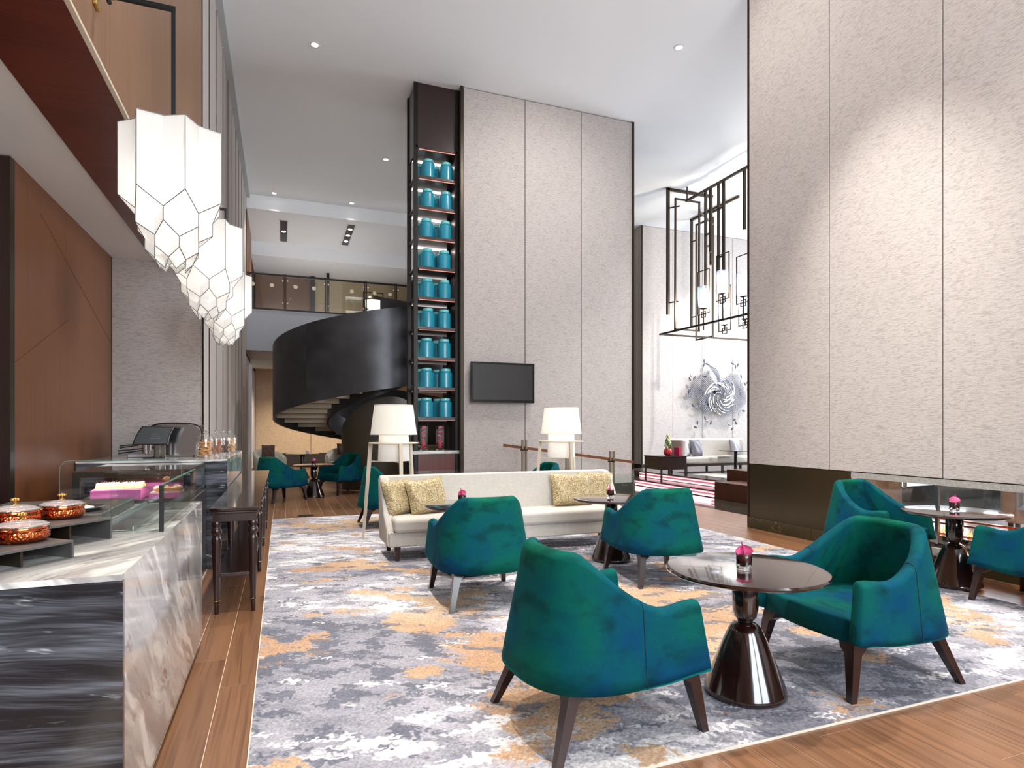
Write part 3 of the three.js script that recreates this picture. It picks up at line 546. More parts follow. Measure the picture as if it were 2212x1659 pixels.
// ================================================================ PENDANTS, FLOOR LAMPS, DOWNLIGHTS
function pendantShade() {
  const N = 7, tiers = [{ R: 0.255, r: 0.19, a: 2.67, b: 2.585 }, { R: 0.19, r: 0.133, a: 2.515, b: 2.455 }, { R: 0.133, r: 0.095, a: 2.40, b: 2.35 }, { R: 0.095, r: 0.062, a: 2.345, b: 2.30 }];
  const pos = [], wires = [], pt = (r, ph, y) => new THREE.Vector3(r * Math.cos(ph), y - 2.3, r * Math.sin(ph)), tr = (a, b, c) => [a, b, c].forEach(p => pos.push(p.x, p.y, p.z));
  const hs = Math.PI / N;
  tiers.forEach((t, k) => {
    const off = k * hs + 0.32, top = k ? 0 : 3.05;
    for (let i = 0; i < N; i++) for (const s of [1, -1]) {
      const ph = off + i * 2 * hs, pv = ph + s * hs;
      const Q = pt(t.R, ph, t.a), Z = pt(t.r, pv, t.b);
      if (!k) { const A = pt(t.R, ph, top), B = pt(t.r, pv, top); tr(A, Q, B); tr(B, Q, Z); if (s > 0) wires.push(A, Q); wires.push(A, B); }
      else { const u = tiers[k - 1], P = pt(t.R, ph, u.b), A = pt(u.R, pv, u.a), Mm = pt(t.r * 1.02, pv, (u.b + t.a) / 2 - 0.01); tr(A, P, Mm); tr(P, Q, Mm); tr(Q, Z, Mm); if (s > 0) wires.push(P, Q); wires.push(A, P); }
      wires.push(Q, Z);
    }
  });
  const g = new THREE.BufferGeometry(); g.setAttribute('position', new THREE.Float32BufferAttribute(pos, 3)); g.computeVertexNormals();
  const wg = []; for (let i = 0; i < wires.length; i += 2) wg.push(rod(wires[i], wires[i + 1], 0.0022, 0.0022, 5));
  return [tri(g), wg];
}
{
  const [sg, wg] = pendantShade();
  ['nearest', 'middle', 'farthest'].forEach((w, i) => {
    const d = 3.71 + i * 1.61, x = -0.55;
    const t = thing('pendant_lamp', `white pleated pendant lamp over the counters, ${w} of three`, 'lamp', [x, 2.3, d], i * 0.25, 'pleated pendant lamps');
    part('shade', sg, M.shade, t); part('shade_wire', wg, std({ color: rgb(122, 118, 116), roughness: 0.7 }), t);
    part('bulb', [0, 1, 2].map(k => new THREE.SphereGeometry(0.035, 14, 10).translate(0.06 * Math.cos(k * 2.1), 0.5, 0.06 * Math.sin(k * 2.1))), glow(1, 0.97, 0.93, 2), t);
    part('lamp_holder', [rod(new THREE.Vector3(0, 0.52, 0), new THREE.Vector3(0, 0.75, 0), 0.015), ...[0, 1, 2].map(k => bar(new THREE.Vector3(0, 0.56, 0), new THREE.Vector3(0.06 * Math.cos(k * 2.1), 0.53, 0.06 * Math.sin(k * 2.1)), 0.012)), ...[0, 1, 2, 3].map(k => bar(new THREE.Vector3(0, 0.745, 0), new THREE.Vector3(0.2 * Math.cos(k * 1.57 + 0.4), 0.745, 0.2 * Math.sin(k * 1.57 + 0.4)), 0.008))], M.darkMetal, t);
    const l = new THREE.PointLight(new THREE.Color(1, 0.96, 0.92), 0.16); l.position.set(0, 0.46, 0); l.castShadow = true; l.shadow.radius = 3; t.add(l);
    const b = thing('lamp_bracket', `black wall arm carrying the ${w} pleated pendant lamp`, 'bracket', [XL, 3.72, d], 0, 'pendant lamp arms');
    part('arm', [bar(new THREE.Vector3(0.06, 0, 0), new THREE.Vector3(x - XL, 0, 0), 0.022), bar(new THREE.Vector3(x - XL, 0, 0), new THREE.Vector3(x - XL, -0.665, 0), 0.02)], M.blackMetal, b);
    const wp = part('wall_plate', [lb(0.02, 0.2, 0.08, 0.01, 0.02, 0, 0.005), rod(new THREE.Vector3(0.01, 0.0, 0), new THREE.Vector3(0.09, 0.0, 0), 0.02)], M.brass, b);
    part('thumb_screw', rod(new THREE.Vector3(0.06, -0.02, 0.03), new THREE.Vector3(0.06, -0.02, -0.03), 0.012), M.black, wp);
  });
}
function floorLamp(label, at, turn, power) {
  const t = thing('floor_lamp', label, 'lamp', at, turn, 'tripod floor lamps');
  const ring = 0.305, foot = 0.4;
  part('upper_shade', lathe([[0.292, 1.345], [0.245, 1.72], [0.243, 1.72], [0.29, 1.345]], 48), M.shadeCream, t);
  part('shade_hoop', [new THREE.TorusGeometry(0.245, 0.004, 6, 48).rotateX(Math.PI / 2).translate(0, 1.72, 0), new THREE.TorusGeometry(0.292, 0.004, 6, 48).rotateX(Math.PI / 2).translate(0, 1.345, 0)], M.paleWood, t);
  part('lower_shade', lathe([[0.2, 1.01], [0.185, 1.39], [0.183, 1.39], [0.198, 1.01]], 48), M.shade, t);
  part('tray_ring', lathe([[0.2, 1.228], [0.315, 1.228], [0.318, 1.235], [0.315, 1.243], [0.2, 1.243]], 48), M.paleWood, t);
  part('cross_bar', [0, 1, 2].map(k => { const a = k * 2.094 + 0.52; return bar(new THREE.Vector3(0, 1.0, 0), new THREE.Vector3(0.32 * Math.cos(a), 1.0, 0.32 * Math.sin(a)), 0.022, 0.014); }), M.paleWood, t);
  for (let k = 0; k < 3; k++) { const a = k * 2.094 + 0.52, c = Math.cos(a), s = Math.sin(a), sq = (r, y, w) => [[-w, -w], [w, -w], [w, w], [-w, w]].map(([u, v]) => new THREE.Vector3((r + u) * c - v * s, y, (r + u) * s + v * c)); part('leg', loft([sq(foot, 0, 0.014), sq(0.3, 1.235, 0.022)], true, true, 0.4), M.paleWood, t); }
  part('bulb', new THREE.SphereGeometry(0.05, 16, 12).translate(0, 1.52, 0), glow(1, 0.95, 0.86, 2), t);
  part('stem', [rod(new THREE.Vector3(0, 1.0, 0), new THREE.Vector3(0, 1.48, 0), 0.01), rod(new THREE.Vector3(-0.24, 1.71, 0), new THREE.Vector3(0.24, 1.71, 0), 0.004), rod(new THREE.Vector3(0, 1.45, 0), new THREE.Vector3(0, 1.71, 0), 0.006)], M.bronze, t);
  const l = new THREE.PointLight(new THREE.Color(1, 0.97, 0.92), power); l.position.set(0, 1.52, 0); l.castShadow = true; l.shadow.radius = 2.5; t.add(l);
  return t;
}
floorLamp('pale tripod floor lamp with cream double shade at left end of sofa', [1.34, 0.0125, 7.75], 3.14 + 0.1, 0.55);
floorLamp('pale tripod floor lamp with white double shade behind right half of sofa', [3.76, 0.0125, 7.85], 1.05, 1.8);

function downlight(x, d, y, I, ang, tx, td, label, color = new THREE.Color(1, 0.95, 0.88), pen = 0.6, ty = 0) {
  const t = thing('downlight', label, 'downlight', [x, y, d], 0, 'recessed ceiling downlights');
  part('trim_ring', lathe([[0.055, -0.001], [0.058, -0.008], [0.082, -0.006], [0.085, -0.0005]], 24), M.plaster, t);
  part('lens', lathe([[0, -0.004], [0.056, -0.004], [0.056, -0.001], [0, -0.001]], 24), glow(1, 0.97, 0.93, 12), t);
  const l = new THREE.SpotLight(color, I, 0, ang, pen); l.position.set(0, -0.03, 0); l.castShadow = true; l.shadow.radius = 3;
  l.target.name = 'aim'; l.target.position.set(tx - x, ty - y, -(td - d)); t.add(l); t.add(l.target); return t;
}
// visible downlights first, then unseen ones placed to light rug, sofa, walls and lobby
downlight(0.51, 10.5, CEIL, L.down, 0.62, 0.9, 10.2, 'ceiling downlight nearest the top of the left fabric wall');
downlight(2.3, 14.4, CEIL, L.down * 0.9, 0.6, 1.2, 13.4, 'bright ceiling downlight left of the shelf tower');
downlight(6.2, 8.4, CEIL, L.down, 0.62, 5.6, 8.0, 'ceiling downlight near right wall above the chandelier gap');
downlight(0.4, 4.4, CEIL, L.down * 1.5, 0.66, 1.6, 3.4, 'unseen ceiling downlight lighting the rug near the counters');
downlight(0.5, 7.4, CEIL, L.down * 0.95, 0.6, 1.2, 7.0, 'unseen ceiling downlight lighting the left end of sofa');
downlight(3.4, 6.8, CEIL, L.down * 0.75, 0.62, 3.4, 5.9, 'unseen ceiling downlight lighting the middle of sofa');
downlight(4.6, 3.6, CEIL, L.down * 1.2, 0.62, 4.2, 2.8, 'unseen ceiling downlight lighting the right rug corner');
downlight(2.6, 1.4, CEIL, L.down * 0.8, 0.66, 2.9, 1.4, 'unseen ceiling downlight lighting the front floor boards');
downlight(4.6, 7.4, CEIL, L.downWide * 0.8, 0.85, 4.7, 10.8, 'unseen ceiling downlight aimed at the fabric pillar', new THREE.Color(1, 0.96, 0.92), 1, 4.6);  // out of view, placed to brighten the pillar
downlight(3.3, 4.72, CEIL, L.wallWash, 0.33, 6.33, 4.72, 'unseen ceiling spotlight washing the right fabric wall', new THREE.Color(1, 0.96, 0.9), 1, 2.7);  // out of view, placed to make the bright pool on the right wall
for (const [d, w] of [[2.2, 'front'], [6.4, 'far']]) downlight(3.9, d, CEIL, 30, 1.0, 6.33, d + (d < 4 ? 0.6 : -0.2), `unseen wide ceiling wall washer for the ${w} end of right wall`, new THREE.Color(1, 0.96, 0.92), 1, 5.6);  // out of view, placed to brighten the upper right wall
downlight(9.2, 8.8, CEIL, L.lobbyDown, 0.8, 9.2, 10.5, 'unseen lobby ceiling downlight before the art wall', new THREE.Color(0.95, 0.97, 1));  // this and the next are out of view, placed to light the lobby
downlight(12.6, 13.4, CEIL, L.lobbyDown * 1.3, 0.7, 13.1, 16, 'unseen lobby ceiling spotlight lighting the leaf wall sculpture', new THREE.Color(1, 0.98, 0.95));
downlight(-1.2, 2.6, 3.43, 14, 0.9, -1.1, 2.9, 'unseen counter soffit downlight lighting the copper pots', new THREE.Color(1, 0.92, 0.82)).position.x = -1.6;  // out of view, placed to light the counter and its pots
downlight(-0.2, 17.55, CEIL, 22, 0.8, -0.2, 17.3, 'left ceiling downlight at the edge before the gallery ceiling');  // visible again: the ceiling edge before the gallery
downlight(1.85, 17.55, CEIL, 22, 0.8, 1.85, 17.3, 'right ceiling downlight at the edge before the gallery ceiling');
// slot fittings in the gallery ceiling and unseen downlights under it
for (const [x, d, n, l] of [[0.05, 19.6, 1, 'narrow dark slot light in gallery ceiling with one lamp'], [1.92, 19.3, 3, 'narrow dark slot light in gallery ceiling with three lamps']]) {
  const t = thing('slot_light', l, 'ceiling light', [x, 7.42, d], 0, 'gallery slot lights');
  part('housing', [lb(0.2, 0.02, 2.1, 0, 0.0, 0)], M.black, t); part('trim', [lb(0.03, 0.024, 2.16, -0.115, 0, 0), lb(0.03, 0.024, 2.16, 0.115, 0, 0), lb(0.26, 0.024, 0.03, 0, 0, 1.065), lb(0.26, 0.024, 0.03, 0, 0, -1.065)], M.plaster, t);
  for (let k = 0; k < n; k++) part('spot', lathe([[0, -0.016], [0.06, -0.016], [0.06, -0.01], [0, -0.01]], 18).translate(0, 0, (k - (n - 1) / 2) * 0.62), glow(1, 0.97, 0.92, 10), t);
  const s = new THREE.SpotLight(new THREE.Color(1, 0.93, 0.82), 60, 0, 0.9, 0.7); s.position.set(0, -0.05, 0); s.target.position.set(0, -3, -1.2); s.target.name = 'aim'; s.castShadow = true; t.add(s); t.add(s.target);
}
for (const [x, l] of [[0.6, 'unseen downlight under the gallery lighting the far lounge, left'], [3.6, 'unseen downlight under the gallery lighting the far lounge, right']]) downlight(x, 21.4, 3.55, 48, 1.1, x, 21.8, l, new THREE.Color(1, 0.86, 0.66));  // unseen warm lamps, placed to brighten stair and far lounge

// ================================================================ GREEN VELVET ARMCHAIRS
function chairShell() {
  const w = 0.405, zf = 0.385, z0 = -0.03, bb = 0.415, e = 2 / 2.55, plan = [];
  for (let k = 0; k < 8; k++) plan.push([w, zf + (z0 - zf) * k / 8]);
  for (let k = 0; k <= 44; k++) { const a = Math.PI * k / 44, c = Math.cos(a), s = Math.sin(a); plan.push([w * Math.sign(c) * Math.abs(c) ** e, z0 - bb * Math.abs(s) ** e]); }
  for (let k = 1; k <= 8; k++) plan.push([-w, z0 + (zf - z0) * k / 8]);
  const nrm = plan.map((p, i) => { const a = plan[Math.max(0, i - 1)], b = plan[Math.min(plan.length - 1, i + 1)], tx = b[0] - a[0], tz = b[1] - a[1], l = Math.hypot(tx, tz); return [-tz / l, tx / l].map(v => -v); });
  // normals point outwards
  nrm.forEach((n, i) => { if (n[0] * plan[i][0] + n[1] * (plan[i][1] - 0.1) < 0) { n[0] *= -1; n[1] *= -1; } });
  const Ht = z => 0.612 + 0.018 * sm(0.12, 0.36, z) + 0.262 * sm(0.17, -0.36, z), Bt = z => 0.285 + 0.02 * sm(0.1, 0.37, z);
  const tau = (y, z) => (0.05 + 0.065 * sm(0.1, -0.3, z)) * Math.max(0, (y - 0.29) / 0.6), th = 0.078;
  const section = (p, n, shrink = 0, push = 0) => {
    const z = p[1], h = Ht(z), b = Bt(z), r = th / 2, out = [];
    for (let k = 0; k <= 7; k++) out.push([0, b + (h - r - b) * k / 7]);
    for (let k = 1; k < 8; k++) { const a = Math.PI * k / 8; out.push([-r + r * Math.cos(a), h - r + r * Math.sin(a)]); }
    for (let k = 0; k <= 5; k++) out.push([-th - 0.012 * (k / 5), h - r - (h - r - b - 0.004) * k / 5]);
    return out.map(([o, y]) => { const q = o - tau(y, z) + 0; const c = -th / 2, yy = y + (0.46 - y) * shrink * 0.12, qq = q + ((c - tau(y, z)) - q) * shrink; const fl = -0.05 * Math.max(0, (y - 0.29) / 0.34) * (push >= 0 ? sm(0.2, 0.38, z) : 0); return new THREE.Vector3(p[0] + n[0] * qq, yy, p[1] + n[1] * qq + fl + push); });
  };
  const rings = []; const first = plan[0], last = plan[plan.length - 1];
  rings.push(section(first, nrm[0], 0.75, 0.020), section(first, nrm[0], 0.3, 0.015));
  plan.forEach((p, i) => rings.push(section(p, nrm[i])));
  rings.push(section(last, nrm[nrm.length - 1], 0.3, 0.015), section(last, nrm[nrm.length - 1], 0.75, 0.020));
  const g = loft(rings.reverse(), true, true, undefined, true);
  const seams = []; for (const s of [1, -1]) { const i = plan.findIndex((p, k) => (s > 0 ? true : k > plan.length / 2) && (s > 0 ? p[1] < -0.02 : p[1] > -0.02)); const sec = section(plan[i], nrm[i]); seams.push(tube(sec.slice(0, 15).map((v, k) => { const o = new THREE.Vector3(nrm[i][0], 0, nrm[i][1]).multiplyScalar(0.0012); return v.clone().add(k > 7 ? new THREE.Vector3(0, 0.0012, 0) : o); }), 0.0022, 5, 40)); }
  return [g, seams];
}
function seatGeo() {
  const s = new THREE.Shape(), w = 0.335; s.moveTo(-0.2, 0.3); s.quadraticCurveTo(-0.31, 0.27, -w, 0.1); s.lineTo(-w, -0.34); s.quadraticCurveTo(0, -0.41, w, -0.34); s.lineTo(w, 0.1); s.quadraticCurveTo(0.31, 0.27, 0.2, 0.3); s.lineTo(-0.2, 0.3);
  const g = new THREE.ExtrudeGeometry(s, { depth: 0.09, bevelEnabled: true, bevelThickness: 0.024, bevelSize: 0.022, bevelSegments: 4, curveSegments: 14 }); g.rotateX(-Math.PI / 2);
  const n = toCreasedNormals(g, 0.9); const p = n.attributes.position; for (let i = 0; i < p.count; i++) if (p.getY(i) > 0.09) p.setY(i, p.getY(i) + 0.014 * (1 - (p.getX(i) / 0.33) ** 2) * (1 - (p.getZ(i) / 0.42) ** 2));
  n.translate(0, 0.31, 0); return tri(n);
}
function legGeo(sx, sz) { // square tapering leg, splayed, with a small haunch at the top
  const ring = (y, w, k) => { const x = sx * (sz < 0 ? 0.262 + 0.08 * k : 0.3 + 0.042 * k), z = sz * (sz < 0 ? 0.27 + 0.125 * k : 0.335 + 0.058 * k); return [[-1, -1], [1, -1], [1, 1], [-1, 1]].map(([u, v]) => new THREE.Vector3(x + u * w - (w > 0.03 ? sx * (w - 0.03) : 0), y, z + v * w - (w > 0.03 ? sz * (w - 0.03) : 0))); };
  return loft([ring(0.31, 0.05, 0), ring(0.262, 0.044, 0.16), ring(0.235, 0.029, 0.24), ring(0, 0.0175, 1)].reverse(), true, true, 0.35);
}
const chair0 = (() => {
  const c = thing('velvet_armchair', '', 'chair', [0, 0, 0], 0, 'green velvet armchairs'); const [g, sg] = chairShell();
  const sh = part('shell', g, M.velvet, c, undefined, 'curved velvet back and arms'); for (const q of sg) part('seam', q, M.seam, sh);
  part('seat', seatGeo(), M.velvet, c, undefined, 'padded velvet seat');
  for (const sx of [-1, 1]) for (const sz of [1, -1]) part('leg', legGeo(sx, sz), M.darkWood, c);
  return c;
})();
const RY = 0.0125;
const chairs = [ // x, depth, facing (0 towards the camera side, PI away), height, label
  [1.455, 2.66, Math.PI / 2 + 0.06, RY, 'large green velvet armchair in the foreground with its back to the counter'],
  [3.185, 2.62, -Math.PI / 2 - 0.05, RY, 'green velvet armchair facing left, right of the nearest round table'],
  [1.58, 4.90, Math.PI - 0.03, RY, 'green velvet armchair seen from behind before left half of sofa'],
  [3.37, 4.95, Math.PI - 0.12, RY, 'green velvet armchair seen from behind before right half of sofa'],
  [5.74, 4.5, 0.1, RY, 'green velvet armchair before the bronze dado of right wall'],
  [5.72, 2.93, Math.PI, RY, 'green velvet armchair cut off by the right picture edge'],
  [-0.06, 12.74, Math.PI / 2 + 0.65, 0, 'green velvet armchair behind the long console, back to camera, far group'],
  [1.26, 13.72, -Math.PI / 2 + 0.55, 0, 'green velvet armchair below the stairs facing the far round table'],
  [1.47, 8.98, Math.PI / 2, RY, 'green velvet armchair behind the left floor lamp'],
  [3.80, 8.85, -Math.PI / 2, RY, 'green velvet armchair whose top peeks over sofa before the pillar'],
];
chairs.forEach(([x, d, a, y, l], i) => { if (i) dup(chair0, l, [x, y, d], a); else { chair0.position.set(x, y, -d); chair0.rotation.y = a; chair0.userData.label = l; } });

// ================================================================ ROUND PEDESTAL TABLES AND DRINKS
const table0 = (() => {
  const t = thing('round_table', '', 'table', [0, 0, 0], 0, 'round pedestal tables');
  const top = lathe([[0, 0.648], [0.405, 0.648], [0.418, 0.655], [0.421, 0.664], [0.416, 0.673], [0.405, 0.675], [0, 0.675]], 64); part('table_top', tri(toCreasedNormals(top, 0.6)), M.polish, t);
  part('upper_stem', lathe([[0.0, 0.648], [0.068, 0.648], [0.069, 0.5], [0.066, 0.45], [0.058, 0.415], [0.045, 0.398], [0.036, 0.394], [0, 0.394]].reverse(), 40), M.polish, t);
  part('neck_ring', lathe([[0.03, 0.382], [0.039, 0.385], [0.039, 0.395], [0.03, 0.398]], 32), M.darkMetal, t);
  part('base_cone', lathe([[0, 0], [0.198, 0], [0.212, 0.006], [0.216, 0.018], [0.212, 0.035], [0.165, 0.155], [0.118, 0.275], [0.088, 0.34], [0.074, 0.362], [0.055, 0.378], [0.034, 0.384], [0, 0.384]], 56), M.polish, t);
  return t;
})();
const drink0 = (() => {
  const t = thing('drink_glass', '', 'glass', [0, 0, 0], 0, 'flower drinks on the round tables');
  part('tumbler', lathe([[0, 0], [0.036, 0], [0.039, 0.004], [0.041, 0.09], [0.0385, 0.09], [0.0365, 0.022], [0, 0.02]], 32), M.solidGlass, t);
  part('drink', lathe([[0, 0.0225], [0.0355, 0.0245], [0.0365, 0.078], [0, 0.079]], 28), M.drink, t);
  const pos = [], idx = [], n = 10; for (let j = 0; j <= n; j++) for (let i = 0; i <= n; i++) { const v = j / n, u = (i / n - 0.5) * 2, wd = 0.048 * Math.sin(Math.PI * Math.min(1, 0.08 + v * 0.92)) ** 0.7; pos.push(u * wd, 0.075 + v * 0.062 - 0.004, -0.03 + v * 0.02 + 0.03 * u * u * (1 - v * 0.5)); }
  for (let j = 0; j < n; j++) for (let i = 0; i < n; i++) { const a = j * (n + 1) + i; idx.push(a, a + 1, a + n + 1, a + 1, a + n + 2, a + n + 1); }
  const g = new THREE.BufferGeometry(); g.setAttribute('position', new THREE.Float32BufferAttribute(pos, 3)); g.setIndex(idx); g.computeVertexNormals();
  const pf = M.pinkFlower.clone(); pf.side = THREE.DoubleSide; part('petal', g, pf, t); part('spadix', rod(new THREE.Vector3(0.006, 0.075, -0.012), new THREE.Vector3(-0.012, 0.148, -0.004), 0.0045, 0.003), std({ color: rgb(176, 50, 110), roughness: 0.5 }), t);
  return t;
})();
[[2.35, 2.6, RY, 'nearest polished round table between two green armchairs in the foreground', 'pink flower drink on the nearest round table', 2.315, 2.57],
 [1.72, 5.74, RY, 'polished round table before left half of sofa, partly behind chair', 'pink flower drink on table before left half of sofa', 1.70, 5.86],
 [3.34, 5.72, RY, 'polished round table before right half of sofa', 'pink flower drink on table before right half of sofa', 3.33, 5.72],
 [5.72, 3.68, RY, 'polished round table beside the fireplace', 'pink flower drink on table beside the fireplace', 5.72, 3.68],
 [0.62, 13.15, 0, 'polished round table between far green armchairs near the stairs', 'pink flower drink on table near the stairs', 0.62, 13.1]].forEach(([x, d, y, l, dl, dx, dd], i) => {
  const a = i * 0.7 - 0.4;
  if (i) { dup(table0, l, [x, y, d], 0); dup(drink0, dl, [dx, y + 0.6755, dd], a); } else { table0.position.set(x, y, -d); table0.userData.label = l; drink0.position.set(dx, y + 0.6755, -dd); drink0.rotation.y = a; drink0.userData.label = dl; }
});

// ================================================================ SOFA
{
  const s = thing('sofa', 'long cream linen sofa with gold cushions across the rug', 'sofa', [2.56, RY, 6.80], 0);
  const Lh = 1.5;
  const prof = pts => pts.map(([z, y]) => new THREE.Vector2(z, y));
  const extr = (pts, len, bev) => { const sh = new THREE.Shape(prof(pts)); const g = new THREE.ExtrudeGeometry(sh, { depth: len - 2 * bev, bevelEnabled: true, bevelThickness: bev, bevelSize: bev, bevelSegments: 4, curveSegments: 8 }); g.rotateY(-Math.PI / 2); const c = toCreasedNormals(g, 0.8); c.translate(0, 0, 0); return tri(c); };
  // profiles run in (z, y); after the turn x runs along the sofa
  const back = extr([[-0.27, 0.17], [-0.35, 0.82], [-0.31, 0.85], [-0.25, 0.84], [-0.13, 0.42], [-0.10, 0.17]], 2 * Lh, 0.025); back.translate(Lh - 0.025, 0, 0); part('backrest', back, M.linen, s);
  for (const sx of [-1, 1]) { const sd = extr([[-0.27, 0.17], [-0.35, 0.82], [-0.30, 0.85], [-0.20, 0.83], [0.03, 0.45], [0.22, 0.33], [0.27, 0.17]], 0.10, 0.024); sd.translate(sx * (Lh - 0.045) + 0.026, 0, 0); part('side_wing', sd, M.linen, s); }
  const seat = new RoundedBoxGeometry(2 * Lh - 0.13, 0.15, 0.62, 5, 0.045); const sp = seat.attributes.position; for (let i = 0; i < sp.count; i++) if (sp.getY(i) > 0.03) sp.setY(i, sp.getY(i) + 0.018 * (1 - (sp.getX(i) / 1.5) ** 4)); seat.translate(0, 0.372, 0.055); part('seat_cushion', seat, M.linen, s);
  part('seat_base', lb(2 * Lh - 0.02, 0.15, 0.62, 0, 0.225, 0.03, 0.015), M.linen, s);
  part('welt', [lb(2 * Lh - 0.04, 0.01, 0.008, 0, 0.302, 0.342)], M.stone, s);
  for (const x of [-1.4, 0, 1.4]) for (const z of [-0.25, 0.29]) part('leg', loft([[-1, -1], [1, -1], [1, 1], [-1, 1]].length ? [0.15, 0].map((y, i) => [[-1, -1], [1, -1], [1, 1], [-1, 1]].map(([u, v]) => new THREE.Vector3(x + u * (i ? 0.02 : 0.034), y, z + v * (i ? 0.02 : 0.034) + (i ? 0.02 * Math.sign(z) : 0)))).reverse() : [], true, true, 0.4), M.darkWood, s);
}
[[1.30, 6.84, 0.36, -0.36, 0.04, 'gold patterned cushion at the far left end of sofa'], [1.60, 6.78, 0.42, -0.32, 0.12, 'gold patterned cushion second from left on sofa'], [3.42, 6.80, 0.46, -0.33, -0.03, 'gold patterned cushion third from left on sofa, front of pair'], [3.80, 6.92, 0.42, -0.28, -0.06, 'gold patterned cushion at the far right end of sofa']].forEach(([x, d, w, rx, rz, l], i) => {
  const t = thing('throw_pillow', l, 'cushion', [x, RY + 0.455, d], i === 0 ? 0.5 : i === 1 ? 0.18 : i === 3 ? -0.12 : 0, 'gold throw pillows on the sofa');
  const g = pillow(i > 1 ? 0.54 : w + 0.06, 0.42, 0.17, 18); g.translate(0, 0.2, 0); g.rotateZ(rz); g.rotateX(rx); part('cover', g, M.gold, t); part('zip_seam', tube([new THREE.Vector3(-0.17, 0.02, 0), new THREE.Vector3(0, 0.018, 0), new THREE.Vector3(0.17, 0.02, 0)].map(v => v.applyEuler(new THREE.Euler(rx, 0, rz))), 0.004, 5), M.gold, t);
});
// dark dining table behind the sofa
{
  const t = thing('dining_table', 'dark polished rectangular table behind the sofa', 'table', [2.62, RY, 9.05]);
  part('table_top', lb(1.45, 0.04, 0.75, 0, 0.73, 0, 0.006), M.polish, t);
  for (const sx of [-1, 1]) for (const sz of [-1, 1]) part('leg', lb(0.06, 0.71, 0.06, sx * 0.66, 0.355, sz * 0.32, 0.006), M.darkWood, t);
  part('apron', [lb(1.3, 0.08, 0.03, 0, 0.67, 0.32), lb(1.3, 0.08, 0.03, 0, 0.67, -0.32)], M.darkWood, t);
}

// ================================================================ BUFFET COUNTER AND ITS DISHES
const CT = 0.96;
{
  const c = thing('buffet_counter', 'marble buffet counter with dark veined front and pale side', 'counter', [-0.494, 0, 2.333]);
  const o = (x0, x1, y0, y1, d0, d1) => { const g = bx(x0, x1, y0, y1, d0, d1); g.translate(0.494, 0, 2.333); return g; };
  const slant = (g, k) => { const uv = g.attributes.uv; for (let i = 0; i < uv.count; i++) { const u = uv.getX(i), v = uv.getY(i); uv.setXY(i, u * Math.cos(k) - v * Math.sin(k), u * Math.sin(k) + v * Math.cos(k)); } return g; };
  part('front_slab', slant(o(-3.2, -0.494, 0.07, CT - 0.0215, 2.333, 2.355), 0.12), M.marbleDark, c, undefined, 'dark grey veined marble front');
  part('top_slab', slant(o(-3.2, -0.496, CT - 0.02, CT, 2.335, 4.46), 1.0), M.marbleLight, c, undefined, 'pale veined marble top');
  part('side_slab', slant(o(-0.52, -0.494, 0.07, CT - 0.0005, 2.3555, 4.46), -0.62), M.marbleLight, c, undefined, 'pale veined marble side');
  part('carcass', o(-3.2, -0.53, 0.0, CT - 0.025, 2.36, 4.44), M.black, c);
  part('kick_plate', o(-3.2, -0.535, 0.0, 0.07, 2.37, 4.43), M.bronze, c);
}
{
  const g = thing('sneeze_guard', 'glass sneeze guard with black corner post on the buffet counter', 'glass screen', [-0.53, CT + 0.0005, 3.23]);
  part('side_pane', lb(0.010, 0.213, 1.16, 0, 0.107, -0.59), M.glassGreen, g); part('front_pane', lb(0.2, 0.213, 0.010, -0.105, 0.107, 0), M.glassGreen, g); part('rear_pane', lb(0.42, 0.213, 0.010, -0.22, 0.107, -1.16), M.glassGreen, g);
  part('corner_post', lb(0.018, 0.216, 0.018, 0.002, 0.108, 0.002), M.black, g);
  part('pane_edge', [lb(0.012, 0.005, 1.16, 0, 0.2165, -0.59)], M.glassEdge, g);
}
{
  const u = thing('clear_cover', 'clear arched acrylic cover behind the copper pots', 'cover', [-0.86, CT + 0.051, 4.05]);
  const sh = new THREE.Shape(); sh.moveTo(-0.3, 0); sh.lineTo(-0.3, 0.2); sh.quadraticCurveTo(-0.3, 0.25, -0.25, 0.25); sh.lineTo(0.25, 0.25); sh.quadraticCurveTo(0.3, 0.25, 0.3, 0.2); sh.lineTo(0.3, 0);
  part('pane', new THREE.ExtrudeGeometry(sh, { depth: 0.008, bevelEnabled: false }), M.glass, u);
  part('edge', tube([[-0.3, 0.01], [-0.3, 0.2], [-0.285, 0.235], [-0.25, 0.25], [0, 0.25], [0.25, 0.25], [0.285, 0.235], [0.3, 0.2], [0.3, 0.01]].map(([x, y]) => new THREE.Vector3(x, y, 0.004)), 0.0016, 5, 60), M.glassEdge, u);
}
